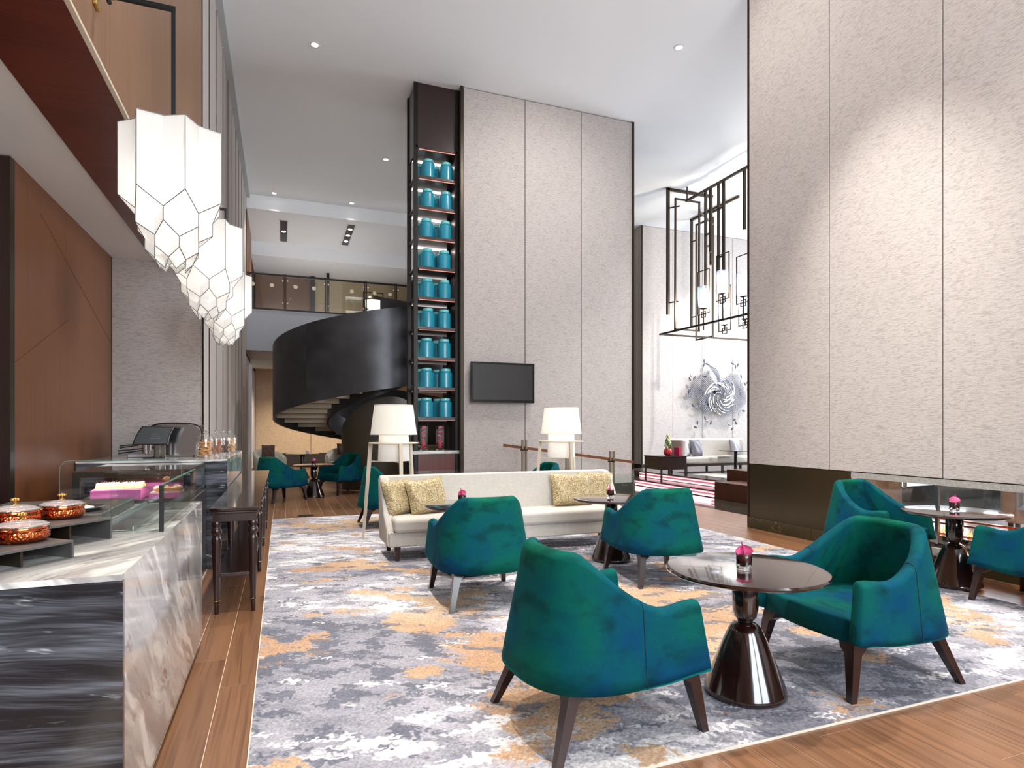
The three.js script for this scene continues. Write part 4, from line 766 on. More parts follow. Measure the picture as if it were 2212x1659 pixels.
// black risers that carry the pots: an open folded plate each, set at an angle on the counter
for (const [x, y, d, l] of [[-0.73, 0.066, 2.70, 'low black riser plate at the counter front under copper pots'], [-0.70, 0.092, 3.11, 'taller black riser plate behind the first under copper pots']]) {
  const w = 0.62, t = 0.34, r = thing('riser_stand', l, 'riser', [x, CT + 0.0005, d], 0.87, 'black riser plates');
  part('plate', lb(w, 0.01, t, -w / 2, y - 0.005, -t / 2, 0.002), M.slate, r);
  part('end_plate', lb(0.008, y - 0.01, t, -0.004, (y - 0.01) / 2, -t / 2), M.slate, r);
  part('rear_plate', lb(w, y - 0.01, 0.008, -w / 2, (y - 0.01) / 2, -t + 0.01), M.black, r);
  part('inner_plate', lb(0.008, y - 0.01, t - 0.03, -0.17, (y - 0.01) / 2, -t / 2), M.bronze, r);
}
const pot0 = (() => {
  const t = thing('copper_pot', '', 'pot', [0, 0, 0], 0, 'copper serving pots'); t.scale.setScalar(0.66);
  const body = lathe([[0, 0], [0.095, 0], [0.115, 0.008], [0.128, 0.028], [0.127, 0.05], [0.118, 0.062], [0.117, 0.072], [0.124, 0.086], [0.120, 0.086], [0.113, 0.07], [0, 0.06]], 44);
  { const p = body.attributes.position, uv = body.attributes.uv; for (let i = 0; i < p.count; i++) uv.setXY(i, Math.atan2(p.getZ(i), p.getX(i)) * 0.128, p.getY(i)); }
  part('pot_body', body, M.copper, t); part('rim_band', lathe([[0.122, 0.064], [0.1245, 0.070], [0.123, 0.088], [0.119, 0.088]], 44), M.copperPlain, t);
  const lid = part('lid', lathe([[0.126, 0.089], [0.124, 0.095], [0.10, 0.107], [0.06, 0.117], [0.02, 0.121], [0, 0.121]], 44), phy({ color: 0xffffff, transmission: 0.75, roughness: 0.04, thickness: 0 }), t);
  part('lid_rim', new THREE.TorusGeometry(0.127, 0.0042, 8, 48).rotateX(Math.PI / 2).translate(0, 0.091, 0), M.chrome, lid);
  const kn = []; kn.push(lathe([[0.022, 0.121], [0.018, 0.125], [0.008, 0.132], [0.007, 0.146], [0, 0.148]], 20)); for (let k = 0; k < 7; k++) { const g = new THREE.SphereGeometry(0.009, 8, 6); const a = k * 0.9; g.translate(0.016 * Math.cos(a), 0.153, 0.016 * Math.sin(a)); kn.push(g); } kn.push(new THREE.SphereGeometry(0.013, 10, 8).scale(1, 0.7, 1).translate(0, 0.158, 0));
  part('knob', kn, M.brass, lid);
  for (const s of [-1, 1]) part('handle', tube([[s * 0.122, 0.075, -0.02], [s * 0.142, 0.08, -0.012], [s * 0.142, 0.08, 0.012], [s * 0.122, 0.075, 0.02]].map(p => new THREE.Vector3(...p)), 0.004, 6, 16), M.brass, t);
  return t;
})();
{
  const at = (R, h, a, b) => [R[0] - 0.645 * a - 0.765 * b, CT + h + 0.001, R[1] - 0.765 * a + 0.645 * b], A = [-0.73, 2.70], B = [-0.70, 3.11];
  [[at(B, 0.092, 0.085, 0.19), 'copper pot with glass lid, right one on the taller riser'], [at(B, 0.092, 0.27, 0.19), 'copper pot with glass lid, middle one on the taller riser'], [at(B, 0.092, 0.455, 0.19), 'copper pot on the taller riser cut by the left picture edge'], [at(A, 0.066, 0.085, 0.15), 'copper pot with glass lid, right one on the low riser'], [at(A, 0.066, 0.27, 0.15), 'copper pot on the low riser cut by the left picture edge']].forEach(([p, l], i) => { if (i) dup(pot0, l, p, 0.4 + i * 0.3); else { pot0.position.set(p[0], p[1], -p[2]); pot0.rotation.y = 0.5; pot0.userData.label = l; } });
}
// induction plates and tray on the counter
solo('warming_plate', 'dark flat warming plate with metal edge on buffet counter', 'warming plate', [rbx(-1.5, -0.86, CT + 0.0005, CT + 0.05, 3.62, 4.36, 0.004, 1)], M.slate);
solo('metal_tray', 'long shallow steel tray beside the glass screen on counter', 'tray', [rbx(-0.80, -0.66, CT + 0.001, CT + 0.006, 3.3, 4.36, 0.002, 1), rbx(-0.805, -0.795, CT + 0.001, CT + 0.022, 3.3, 4.36, 0.002, 1), rbx(-0.665, -0.655, CT + 0.001, CT + 0.022, 3.3, 4.36, 0.002, 1)], M.steel);
{
  const p = thing('serving_platter', 'round steel platter behind the right copper pot', 'platter', [-1.02, CT + 0.0515, 3.78]);
  part('dish', lathe([[0, 0.004], [0.1, 0.004], [0.13, 0.02], [0.134, 0.022], [0.133, 0.017], [0.102, 0], [0, 0]], 40), M.steel, p); part('cloth', lathe([[0, 0.006], [0.09, 0.006], [0.085, 0.016], [0, 0.02]], 28), M.plaster, p);
}
// pastry case and back counter
{
  const c = thing('bar_counter', 'grey marble bar counter carrying jars and coffee machine', 'counter', [-0.53, 0, 6.86]);
  const o = (x0, x1, y0, y1, d0, d1) => { const g = bx(x0, x1, y0, y1, d0, d1); g.translate(0.53, 0, 6.86); return g; };
  part('front_slab', o(-1.84, -0.53, 0, 1.10, 6.86, 6.89), M.marbleDark, c); part('side_slab', o(-0.555, -0.53, 0, 1.10, 6.89, 8.18), M.marbleLight, c);
  part('top_slab', o(-1.84, -0.53, 1.10, 1.12, 6.85, 8.185), M.marbleLight, c); part('carcass', o(-1.84, -0.56, 0, 1.095, 6.9, 8.18), M.black, c);
  const e = thing('bar_ledge', 'narrow grey marble ledge continuing the bar counter along fabric panels', 'counter', [-0.53, 0, 8.19]);
  const q = (x0, x1, y0, y1, d0, d1) => { const g = bx(x0, x1, y0, y1, d0, d1); g.translate(0.53, 0, 8.19); return g; };
  part('side_slab', q(-0.555, -0.53, 0, 1.10, 8.19, 9.35), M.marbleLight, e); part('top_slab', q(-0.9, -0.53, 1.10, 1.12, 8.19, 9.36), M.marbleLight, e); part('carcass', q(-0.9, -0.56, 0, 1.095, 8.19, 9.34), M.black, e);
}
solo('bar_cabinet', 'low dark wooden cabinet carrying the pastry case', 'cabinet', [rbx(-1.62, -0.72, 0.0, 0.825, 5.72, 6.84, 0.004, 1)], M.darkWood);
{
  const c = thing('pastry_case', 'black framed glass pastry case with pink boxes inside', 'display case', [-1.15, 0.826, 5.76]);
  const W = 0.84, Hh = 0.262, D = 1.05;
  for (const [x, z] of [[-W / 2, 0], [W / 2, 0], [-W / 2, -D], [W / 2, -D]]) part('post', lb(0.05, Hh, 0.05, x - Math.sign(x) * 0.025, Hh / 2, z - 0.025 + (z < 0 ? 0.05 : 0)), M.black, c);
  part('base', lb(W, 0.02, D, 0, 0.01, -D / 2), M.darkWood, c); part('rear_panel', lb(W - 0.1, Hh - 0.05, 0.01, 0, Hh / 2, -D + 0.02), M.bronze, c);
  part('top_frame', [lb(W, 0.045, 0.035, 0, Hh - 0.0225, -0.017), lb(W, 0.03, 0.035, 0, Hh - 0.015, -D + 0.017), lb(0.035, 0.03, D, -W / 2 + 0.017, Hh - 0.015, -D / 2), lb(0.035, 0.03, D, W / 2 - 0.017, Hh - 0.015, -D / 2)], M.bronze, c);
  part('glass_top', lb(W - 0.01, 0.008, D - 0.01, 0, Hh + 0.004, -D / 2), phy({ color: rgb(60, 58, 56), roughness: 0.06, clearcoat: 1, clearcoatRoughness: 0.03 }), c);
  part('glass_front', lb(W - 0.08, Hh - 0.06, 0.006, 0, Hh / 2, -0.012), M.glass, c); part('glass_side', lb(0.006, Hh - 0.06, D - 0.08, W / 2 - 0.012, Hh / 2, -D / 2), M.glass, c);
  part('light_strip', lb(W - 0.1, 0.012, 0.02, 0, Hh - 0.038, -0.06), glow(1, 0.9, 0.78, 6), c);
  const l = new THREE.RectAreaLight(new THREE.Color(1, 0.9, 0.8), 45, W - 0.12, 0.03); l.position.set(0, Hh - 0.047, -0.07); l.rotation.set(-1.15, 0, 0); l.castShadow = true; c.add(l);
}
const boxY = 0.8465;
[[-1.28, 0.36, 5.98, 0.36, 0.085, 'wide pink display box at left of pastry case'], [-0.91, 0.26, 5.93, 0.28, 0.05, 'small pink display box under croissants in pastry case'], [-1.06, 0.52, 6.42, 0.4, 0.105, 'tall pink display box at the back of pastry case']].forEach(([x, w, d, t, h, l]) => solo('display_box', l, 'box', rbx(x - w / 2, x + w / 2, boxY, boxY + h, d - t / 2, d + t / 2, 0.004, 1), M.pink));
for (const [x, d, w, t, h, l] of [[-1.28, 5.97, 0.34, 0.28, 0.085, 'thin wooden board under the small cakes in pastry case'], [-0.91, 5.93, 0.25, 0.26, 0.05, 'thin wooden board under the front croissants in pastry case']]) solo('serving_board', l, 'board', rbx(x - w / 2, x + w / 2, boxY + h + 0.0005, boxY + h + 0.008, d - t / 2, d + t / 2, 0.003, 1), M.paleWood);
{
  const mk = () => { const t = thing('small_cake', '', 'cake', [0, 0, 0], 0, 'small cakes in the pastry case'); part('sponge', lb(0.034, 0.026, 0.034, 0, 0.013, 0, 0.003), std({ color: rgb(236, 206, 140), roughness: 0.8 }), t); part('cream', new THREE.SphereGeometry(0.016, 12, 8).scale(1, 0.85, 1).translate(0, 0.034, 0), M.plaster, t); part('chocolate', lb(0.003, 0.022, 0.02, 0.008, 0.05, 0).rotateZ(0.25), std({ color: rgb(54, 26, 20), roughness: 0.3 }), t); return t; };
  const c0 = mk(); let k = 0;
  for (let r = 0; r < 3; r++) for (let i = 0; i < 6; i++, k++) {
    const at = [-1.42 + i * 0.055 + r * 0.008, boxY + 0.0935, 5.87 + r * 0.08], l = `small cream topped cake in the ${['front', 'middle', 'rear'][r]} row of pastry case, ${ORD[i]} from left`;
    if (k) dup(c0, l, at, (i * 13 + r * 7) % 5 * 0.3); else { c0.position.set(at[0], at[1], -at[2]); c0.userData.label = l; }
  }
  const cr = thing('croissant', '', 'pastry', [0, 0, 0], 0, 'croissants in the pastry case'); const rings = [], n = 14;
  for (let j = 0; j <= n; j++) { const a = -1.25 + 2.5 * j / n, r = 0.006 + 0.019 * Math.cos(a * 1.2) ** 2 * (1 + 0.1 * Math.cos(j * 2.1)), c = new THREE.Vector3(Math.sin(a) * 0.045, 0.022, 0.035 - Math.cos(a) * 0.045), t = []; for (let q = 0; q < 10; q++) { const b = q / 10 * Math.PI * 2; t.push(new THREE.Vector3(c.x + Math.sin(a) * r * Math.cos(b), Math.max(0.0, c.y + r * Math.sin(b) * 0.95 - 0.002), c.z - Math.cos(a) * r * Math.cos(b))); } rings.push(t); }
  part('crust', loft(rings.reverse()), std({ color: rgb(206, 132, 84), roughness: 0.45 }), cr);
  part('sugar_drizzle', [-0.7, -0.35, 0, 0.35, 0.7].map(a => { const r = 0.006 + 0.019 * Math.cos(a * 1.2) ** 2 * 1.05; const p = []; for (let q = 0; q <= 6; q++) { const b = 0.2 + q / 6 * 2.7; p.push(new THREE.Vector3(Math.sin(a) * (0.045 + r * Math.cos(b)), 0.021 + r * Math.sin(b), 0.035 - Math.cos(a) * (0.045 + r * Math.cos(b)))); } return tube(p, 0.0026, 5, 12); }), std({ color: rgb(246, 224, 216), roughness: 0.5 }), cr);
  const spots = [[-0.98, 0.0585, 5.86, 'front left'], [-0.91, 0.0585, 5.85, 'front middle'], [-0.84, 0.0585, 5.87, 'front right'], [-0.96, 0.0585, 5.97, 'second row left'], [-0.87, 0.0585, 5.98, 'second row right'], [-1.0, 0.1055, 6.3, 'rear left on tall box'], [-0.9, 0.1055, 6.32, 'rear middle on tall box'], [-0.84, 0.1055, 6.3, 'rear right on tall box']];
  spots.forEach(([x, y, d, w], i) => { const l = `striped croissant in pastry case, ${w}`; if (i) dup(cr, l, [x, boxY + y, d], 2.6 + i * 0.5); else { cr.position.set(x, boxY + y, -d); cr.rotation.y = 2.7; cr.userData.label = l; } });
}
// espresso machine
{
  const e = thing('espresso_machine', 'chrome espresso machine with mirrored side on the bar counter', 'coffee machine', [-1.125, 1.1205, 7.6], 0);
  const side = new THREE.Shape(); side.moveTo(-0.25, 0); side.lineTo(-0.25, 0.25); side.quadraticCurveTo(-0.25, 0.31, -0.18, 0.325); side.quadraticCurveTo(0.05, 0.36, 0.2, 0.32); side.quadraticCurveTo(0.26, 0.3, 0.25, 0.25); side.lineTo(0.23, 0); side.lineTo(-0.25, 0);
  part('side_panel', new THREE.ExtrudeGeometry(side, { depth: 0.02, bevelEnabled: true, bevelSize: 0.004, bevelThickness: 0.004, bevelSegments: 2 }).translate(0.02, 0.02, 0.03), M.chrome, e, undefined, 'mirrored chrome side panel');
  part('side_trim', tube([[-0.25, 0.02], [-0.255, 0.24], [-0.22, 0.325], [-0.1, 0.352], [0.1, 0.352], [0.22, 0.33], [0.265, 0.26], [0.245, 0.02]].map(([x, y]) => new THREE.Vector3(x + 0.02, y + 0.02, 0.035)), 0.009, 8, 60), M.black, e);
  part('machine_body', [lb(0.44, 0.3, 0.4, 0.03, 0.18, -0.2, 0.02), lb(0.5, 0.02, 0.42, 0, 0.345, -0.2, 0.006)], M.steel, e);
  part('group_head', [rod(new THREE.Vector3(-0.33, 0.13, -0.05), new THREE.Vector3(-0.33, 0.2, -0.05), 0.035), lb(0.12, 0.05, 0.06, -0.28, 0.2, -0.05, 0.01)], M.chrome, e);
  part('filter_handle', [rod(new THREE.Vector3(-0.34, 0.14, -0.05), new THREE.Vector3(-0.52, 0.115, -0.02), 0.012, 0.018)], M.black, e);
  part('drip_tray', lb(0.24, 0.04, 0.4, -0.32, 0.02, -0.18, 0.006), M.steel, e);
  part('steam_wand', tube([[-0.26, 0.2, 0.05], [-0.27, 0.12, 0.09], [-0.25, 0.04, 0.1]].map(p => new THREE.Vector3(...p)), 0.008, 8, 20), M.chrome, e);
  for (const [x, z] of [[-0.2, -0.02], [0.22, -0.02], [-0.2, -0.36], [0.22, -0.36]]) part('foot', lb(0.05, 0.02, 0.05, x, 0.01, z), M.black, e);
}
{
  const g = thing('coffee_grinder', 'coffee grinder with tilted black hopper before the espresso machine', 'grinder', [-1.26, 1.1205, 7.2], 0.1);
  const hp = new THREE.Shape(); hp.moveTo(-0.16, 0); hp.lineTo(0.13, 0); hp.quadraticCurveTo(0.14, 0.1, 0.18, 0.16); hp.lineTo(-0.08, 0.17); hp.quadraticCurveTo(-0.13, 0.1, -0.16, 0); part('hopper', new THREE.ExtrudeGeometry(hp, { depth: 0.12, bevelEnabled: true, bevelSize: 0.012, bevelThickness: 0.012, bevelSegments: 3 }).translate(0, 0.16, -0.06), M.black, g);
  part('slot_mark', [0, 1, 2].map(k => lb(0.09 - k * 0.015, 0.008, 0.004, 0.03, 0.215 + k * 0.022, 0.074).rotateZ(0.0)), M.slate, g);
  part('stand', [lb(0.05, 0.14, 0.06, 0.04, 0.08, 0, 0.006), lb(0.03, 0.15, 0.04, 0.1, 0.08, -0.03)], M.bronze, g); part('chute', [rod(new THREE.Vector3(-0.06, 0.06, 0), new THREE.Vector3(-0.06, 0.15, 0), 0.03), rod(new THREE.Vector3(-0.02, 0.09, 0.03), new THREE.Vector3(-0.02, 0.16, 0.03), 0.018)], M.chrome, g);
  part('porta_handle', rod(new THREE.Vector3(-0.08, 0.10, 0.0), new THREE.Vector3(-0.3, 0.075, 0.03), 0.014, 0.022), M.black, g); part('base', lb(0.2, 0.015, 0.16, 0.02, 0.0075, 0, 0.004), M.black, g);
}
// biscuit jars
[[-0.79, 7.40, 0.095, [214, 160, 96], 'glass jar of stacked orange biscuits, leftmost on bar counter'], [-0.715, 7.75, 0.08, [166, 112, 84], 'glass jar of brown biscuits, second from left on bar counter'], [-0.665, 8.1, 0.08, [92, 60, 48], 'glass jar of dark chocolate biscuits, third on bar counter'], [-0.625, 8.46, 0.085, [206, 168, 124], 'glass jar of pale round biscuits, rightmost on bar counter']].forEach(([x, d, r, c, l], i) => {
  const t = thing('biscuit_jar', l, 'jar', [x, 1.1205, d], 0, 'biscuit jars on the bar counter');
  part('jar_glass', lathe([[0, 0], [r, 0], [r + 0.003, 0.005], [r + 0.003, 0.19], [r * 0.9, 0.215], [r * 0.87, 0.215], [r, 0.188], [r, 0.008], [0, 0.006]], 32), M.glass, t);
  const lid = part('lid', lathe([[r * 0.95, 0.217], [r * 0.95, 0.228], [r * 0.5, 0.25], [0.012, 0.258], [0, 0.258]], 32), M.glass, t); part('knob', [new THREE.SphereGeometry(0.018, 14, 10).translate(0, 0.28, 0), lathe([[0.014, 0.256], [0.008, 0.27], [0, 0.27]], 14)], M.solidGlass, lid);
  const bs = []; for (let k = 0; k < 60; k++) { const g = new THREE.CylinderGeometry(0.024, 0.024, 0.010, 12), a = rnd() * 6.3, q = Math.sqrt(rnd()) * (r - 0.034); if (i === 0) { g.rotateZ(rr(-0.15, 0.15)); g.translate(q * Math.cos(a), 0.014 + (k / 60) * 0.165, q * Math.sin(a)); } else { g.rotateX(rr(-1.5, 1.5)); g.rotateY(a * 2); g.translate(q * Math.cos(a), 0.034 + (k / 60) * 0.135, q * Math.sin(a)); } bs.push(g); }
  const b = part('biscuits', bs, std({ color: rgb(...c), roughness: 0.8 }), t); b.userData.kind = 'stuff';
});
// console table with turned legs
{
  const t = thing('console_table', 'long dark wood console table with turned legs beside bar counter', 'table', [-0.343, 0, 5.12]);
  const W = 0.35, Ln = 4.25, top = 0.83;
  part('table_top', [lb(W, 0.03, Ln, 0, top - 0.015, -Ln / 2, 0.008)], M.polish, t); part('top_moulding', lb(W - 0.02, 0.02, Ln - 0.02, 0, top - 0.04, -Ln / 2, 0.008), M.darkWood, t);
  part('apron', [lb(W - 0.05, 0.06, 0.02, 0, top - 0.08, -0.035), lb(0.02, 0.06, Ln - 0.06, W / 2 - 0.03, top - 0.08, -Ln / 2), lb(0.02, 0.06, Ln - 0.06, -W / 2 + 0.03, top - 0.08, -Ln / 2)], M.darkWood, t);
  const leg = lathe([[0, 0], [0.016, 0], [0.019, 0.09], [0.025, 0.1], [0.026, 0.106], [0.021, 0.114], [0.024, 0.2], [0.034, 0.52], [0.037, 0.575], [0.030, 0.6], [0.024, 0.61], [0.036, 0.625], [0.04, 0.645], [0.034, 0.665], [0.026, 0.675], [0.034, 0.69], [0.035, 0.735], [0, 0.735]], 24);
  for (const z of [-0.06, -1.45, -2.85, -Ln + 0.06]) for (const x of [-1, 1]) { const l = part('leg', leg, M.darkWood, t); l.position.set(x * (W / 2 - 0.045), 0, z); part('ferrule', new THREE.TorusGeometry(0.024, 0.003, 6, 24).rotateX(Math.PI / 2).translate(0, 0.104, 0), M.brass, l); }
  part('lower_shelf', [lb(W - 0.09, 0.03, Ln - 0.1, 0, 0.3, -Ln / 2, 0.004)], M.darkWood, t);
}

// ================================================================ LOBBY FURNITURE, CHANDELIER, SCULPTURE
{
  const c = thing('chandelier', 'large geometric dark metal chandelier with glass candle shades', 'chandelier', [9.57, CEIL, 13.447]);
  const p = (x, y, d) => new THREE.Vector3(x - 9.57, y - CEIL, -(d - 13.447)), B = (a, b, w = 0.055) => bar(p(...a), p(...b), w), rect = (a, b, cc, d, w) => [B(a, b, w), B(b, cc, w), B(cc, d, w), B(d, a, w)];
  part('hanging_frame', [B([9.57, 4.48, 13.44], [9.57, 7.77, 13.44], 0.07), B([9.57, 7.77, 13.44], [10.98, 7.77, 13.44], 0.07), B([10.97, 7.77, 13.44], [10.97, 5.92, 13.44], 0.06), B([9.57, 7.26, 13.44], [9.75, 7.26, 13.2], 0.03), B([9.57, 4.75, 13.44], [9.7, 4.75, 13.2], 0.03), B([10.97, 6.4, 13.44], [10.8, 6.4, 13.44], 0.04)], M.bronze, c);
  part('inner_frame', rect([9.63, 7.44, 13.2], [10.39, 7.44, 13.2], [10.38, 4.02, 13.2], [9.62, 4.02, 13.2], 0.04), M.bronze, c);
  part('far_frame', [...rect([11.68, 7.55, 14.97], [11.68, 7.53, 14.23], [11.68, 4.09, 14.23], [11.68, 4.08, 14.97], 0.045), B([11.68, 7.77, 15.2], [11.68, 4.54, 15.2], 0.06), B([11.68, 7.77, 15.2], [11.68, 7.77, 13.2], 0.06), B([11.68, 7.1, 15.2], [11.68, 7.1, 14.97], 0.03), B([11.68, 4.8, 15.2], [11.68, 4.8, 14.97], 0.03)], M.bronze, c);
  part('long_rail', B([10.0, 7.44, 13.22], [10.0, 7.44, 10.5]), M.bronze, c); part('lower_rail', [B([9.51, 3.95, 13.7], [9.6, 3.95, 10.4], 0.045), B([9.51, 3.95, 13.7], [12.47, 3.95, 13.7], 0.045), B([12.47, 3.95, 13.7], [12.47, 3.95, 10.4], 0.045), B([9.6, 3.95, 10.4], [12.47, 3.95, 10.4], 0.045)], M.bronze, c);
  part('drop_bar', [[12.58, 5.03], [12.39, 5.9], [12.09, 5.26], [11.91, 5.3], [11.2, 6.1], [10.9, 4.6]].map(([d, y]) => B([10.1, 7.44, d], [10.1, y, d], 0.055)), M.bronze, c);
  part('link_bar', [B([10.1, 6.35, 12.58], [10.1, 6.35, 12.39], 0.04), B([10.1, 6.85, 12.3], [10.1, 6.85, 11.91], 0.04), B([10.1, 5.65, 12.09], [10.1, 5.65, 11.91], 0.04), B([10.0, 7.46, 13.2], [10.0, 7.79, 13.2], 0.03), B([10.0, 7.46, 10.6], [10.0, 7.79, 10.6], 0.03), B([10.4, 7.2, 13.2], [11.68, 7.3, 14.2], 0.04)], M.bronze, c);
  for (const [x, y, d] of [[10.1, 4.494, 12.66], [10.1, 4.72, 11.94], [10.1, 4.51, 11.24], [10.6, 4.07, 12.46], [10.6, 4.1, 11.73], [11.6, 4.4, 12.4], [11.6, 4.5, 11.3]]) {
    const a = part('candle_arm', [...rect([x, y - 0.14, d + 0.22], [x, y + 0.98, d + 0.22], [x, y + 0.98, d - 0.22], [x, y - 0.14, d - 0.22], 0.02), ...rect([x, y - 0.22, d + 0.08], [x, y - 0.08, d + 0.08], [x, y - 0.08, d - 0.08], [x, y - 0.22, d - 0.08], 0.018), B([x, Math.max(3.95, y - 0.6), d], [x, y, d], 0.025)], M.bronze, c);
    part('candle_cup', lathe([[0.02, -0.02], [0.09, -0.005], [0.095, 0.01], [0, 0.01]], 20).translate(...p(x, y, d).toArray()), M.bronze, a);
    part('glass_shade', lathe([[0.11, 0.03], [0.135, 0.06], [0.15, 0.35], [0.145, 0.56], [0.142, 0.56], [0.146, 0.35], [0.131, 0.06], [0.108, 0.034]], 28).translate(...p(x, y, d).toArray()), phy({ color: rgb(236, 241, 250), transmission: 0.9, roughness: 0.25, thickness: 0 }), a);
    part('bulb', lathe([[0, 0.01], [0.02, 0.02], [0.024, 0.10], [0.012, 0.16], [0, 0.17]], 14).translate(...p(x, y, d).toArray()), glow(1, 0.9, 0.74, 8), a);
  }
  const l = new THREE.PointLight(new THREE.Color(1, 0.92, 0.8), 30); l.position.copy(p(10.3, 4.75, 12.0)); l.castShadow = true; l.shadow.radius = 6; c.add(l);
}
// leaf and net wall sculpture
{
  const s = thing('wall_sculpture', 'silver wall sculpture of netting, leaves and swirling petals', 'sculpture', [13.3, 2.6, AW - 0.02]);
  const mt = std({ color: rgb(120, 122, 132), roughness: 0.35, metalness: 0.7 }), dk = std({ color: rgb(52, 54, 60), roughness: 0.5, metalness: 0.3 }), wht = std({ color: rgb(224, 220, 214), roughness: 0.4, metalness: 0.4 });
  const wing = (pts, name) => { // net clipped to an outline
    const inside = (x, y) => { let k = false; for (let i = 0, j = pts.length - 1; i < pts.length; j = i++) if ((pts[i][1] > y) !== (pts[j][1] > y) && x < (pts[j][0] - pts[i][0]) * (y - pts[i][1]) / (pts[j][1] - pts[i][1]) + pts[i][0]) k = !k; return k; };
    const zz = (x, y) => 0.12 + 0.10 * Math.cos(x * 1.6) + 0.03 * Math.sin(y * 4 + x * 3), gs = [];
    for (const s2 of [1, -1]) for (let c = -5; c < 5; c += 0.062) { let run = []; for (let q = -2.4; q < 2.4; q += 0.06) { const x = q, y = s2 * q * 0.8 + c; if (inside(x, y)) run.push(new THREE.Vector3(x, y, zz(x, y))); else { if (run.length > 1) gs.push(tube(run, 0.008, 3, run.length)); run = []; } } if (run.length > 1) gs.push(tube(run, 0.008, 3, run.length)); }
    part(name, gs, mt, s);
  };
  wing([[-1.35, -0.25], [-0.85, 0.45], [-0.35, 0.75], [-0.1, 0.2], [-0.05, -0.5], [-0.45, -0.75], [-0.75, -0.55], [-0.8, -0.1], [-1.1, -0.3]], 'net');
  wing([[0.05, 0.3], [0.55, 0.68], [0.95, 0.62], [1.35, 0.0], [1.3, -0.35], [0.9, -0.6], [0.5, -0.85], [0.15, -0.7], [-0.1, -0.2]], 'net');
  for (let k = 0; k < 64; k++) { // curling petals of the flower in the middle
    const a0 = k * 2.399, r0 = 0.05 + 0.5 * Math.sqrt(k / 64), len = 0.35 + 0.5 * H(k, 3, 5), pts = []; for (let q = 0; q <= 6; q++) { const a = a0 + q / 6 * len, r = r0 + 0.14 * (q / 6) * (0.4 + H(k, 1, 2)); pts.push(new THREE.Vector3(0.12 + r * Math.cos(a) * 0.95, -0.1 + r * Math.sin(a) * 0.9, 0.30 - r * 0.2 + 0.05 * H(k, 9, 1))); }
    part('petal', tube(pts, 0.014 + 0.008 * H(k, 4, 4), 5, 10), k % 3 ? wht : mt, s);
  }
  for (let k = 0; k < 5; k++) part('stem', tube([[0.0 + k * 0.02, 0.1, 0.22], [-0.05 + k * 0.03, 0.45, 0.25], [-0.25 + k * 0.05, 0.75, 0.2], [-0.38 + k * 0.07, 0.95 - k * 0.04, 0.15]].map(v => new THREE.Vector3(...v)), 0.012, 5, 20), mt, s);
  const lf = new THREE.SphereGeometry(0.06, 8, 6); lf.scale(0.55, 1.25, 0.16); const spots = [[-0.5, 1.0], [-0.42, 0.9], [-0.55, 0.86], [-1.0, 0.5], [-0.85, 0.45], [-1.02, 0.4], [-0.45, 0.5], [-0.35, 0.62], [-0.55, 0.36], [-1.1, 0.0], [-0.9, -0.45], [-0.75, -0.5], [-0.35, -0.4], [-0.25, -0.55], [-0.5, -0.85], [-0.4, -0.95], [-0.75, -1.0], [-0.8, -1.15], [-0.2, -1.0], [0.5, -1.05], [0.6, -1.2], [0.75, -1.0], [0.72, -0.9], [0.95, -0.7], [1.15, -0.6], [1.3, -0.4], [1.4, -0.1], [1.25, 0.15], [1.15, 0.3], [1.3, 0.35], [1.05, 0.55], [0.95, 0.75], [0.75, 0.85], [0.62, 0.95], [0.85, 0.92], [0.7, 1.05], [1.0, 0.1], [0.98, -0.02], [-0.2, 0.1], [-0.3, -0.1], [-0.6, 0.05]];
  spots.forEach(([x, y], k) => { const g = lf.clone(); g.rotateZ(k * 1.37); g.translate(x, y, 0.16 + 0.05 * Math.sin(k)); part('leaf', g, k % 4 === 3 ? mt : dk, s); });
  part('back_bracket', [lb(0.12, 0.12, 0.12, 0.1, 0, 0.05)], dk, s);
}
{
  const t = thing('side_cabinet', 'dark wooden side cabinet on tall legs carrying red vase', 'cabinet', [8.68, 0.151, 12.3]);
  part('drawer_box', lb(0.72, 0.3, 0.70, 0, 0.445, 0, 0.004), M.darkWood, t); part('top', lb(0.74, 0.02, 0.72, 0, 0.603, 0, 0.003), M.darkWood, t);
  for (const [x, z, h] of [[-0.34, 0.33, 0], [-0.34, -0.33, 0], [0.34, 0.33, 0.15], [0.34, -0.33, 0.15]]) part('leg', lb(0.035, 0.6 - h, 0.035, x, (0.6 + h) / 2, z), M.darkWood, t);
}
{
  const v = thing('bud_vase', 'round red glass bowl vase with green buds on dark side cabinet', 'vase', [8.72, 0.765, 12.25]);
  part('bowl', lathe([[0, 0], [0.05, 0], [0.09, 0.03], [0.105, 0.08], [0.09, 0.14], [0.06, 0.17], [0.057, 0.17], [0.085, 0.138], [0.1, 0.08], [0, 0.01]], 32), M.redGlass, v);
  for (let k = 0; k < 24; k++) { const a = k * 2.4, r = 0.085 * (1 - k / 27), g = new THREE.SphereGeometry(0.028, 8, 6); g.scale(0.7, 1.5, 0.7); g.rotateZ(-0.5 * Math.cos(a)); g.translate(r * Math.cos(a), 0.19 + k * 0.0135, r * Math.sin(a)); part(k % 3 ? 'bud' : 'leaf', g, k % 3 ? M.bud : M.leaf, v); }
  part('stem', rod(new THREE.Vector3(0, 0.05, 0), new THREE.Vector3(0, 0.5, 0), 0.008), M.leaf, v);
}
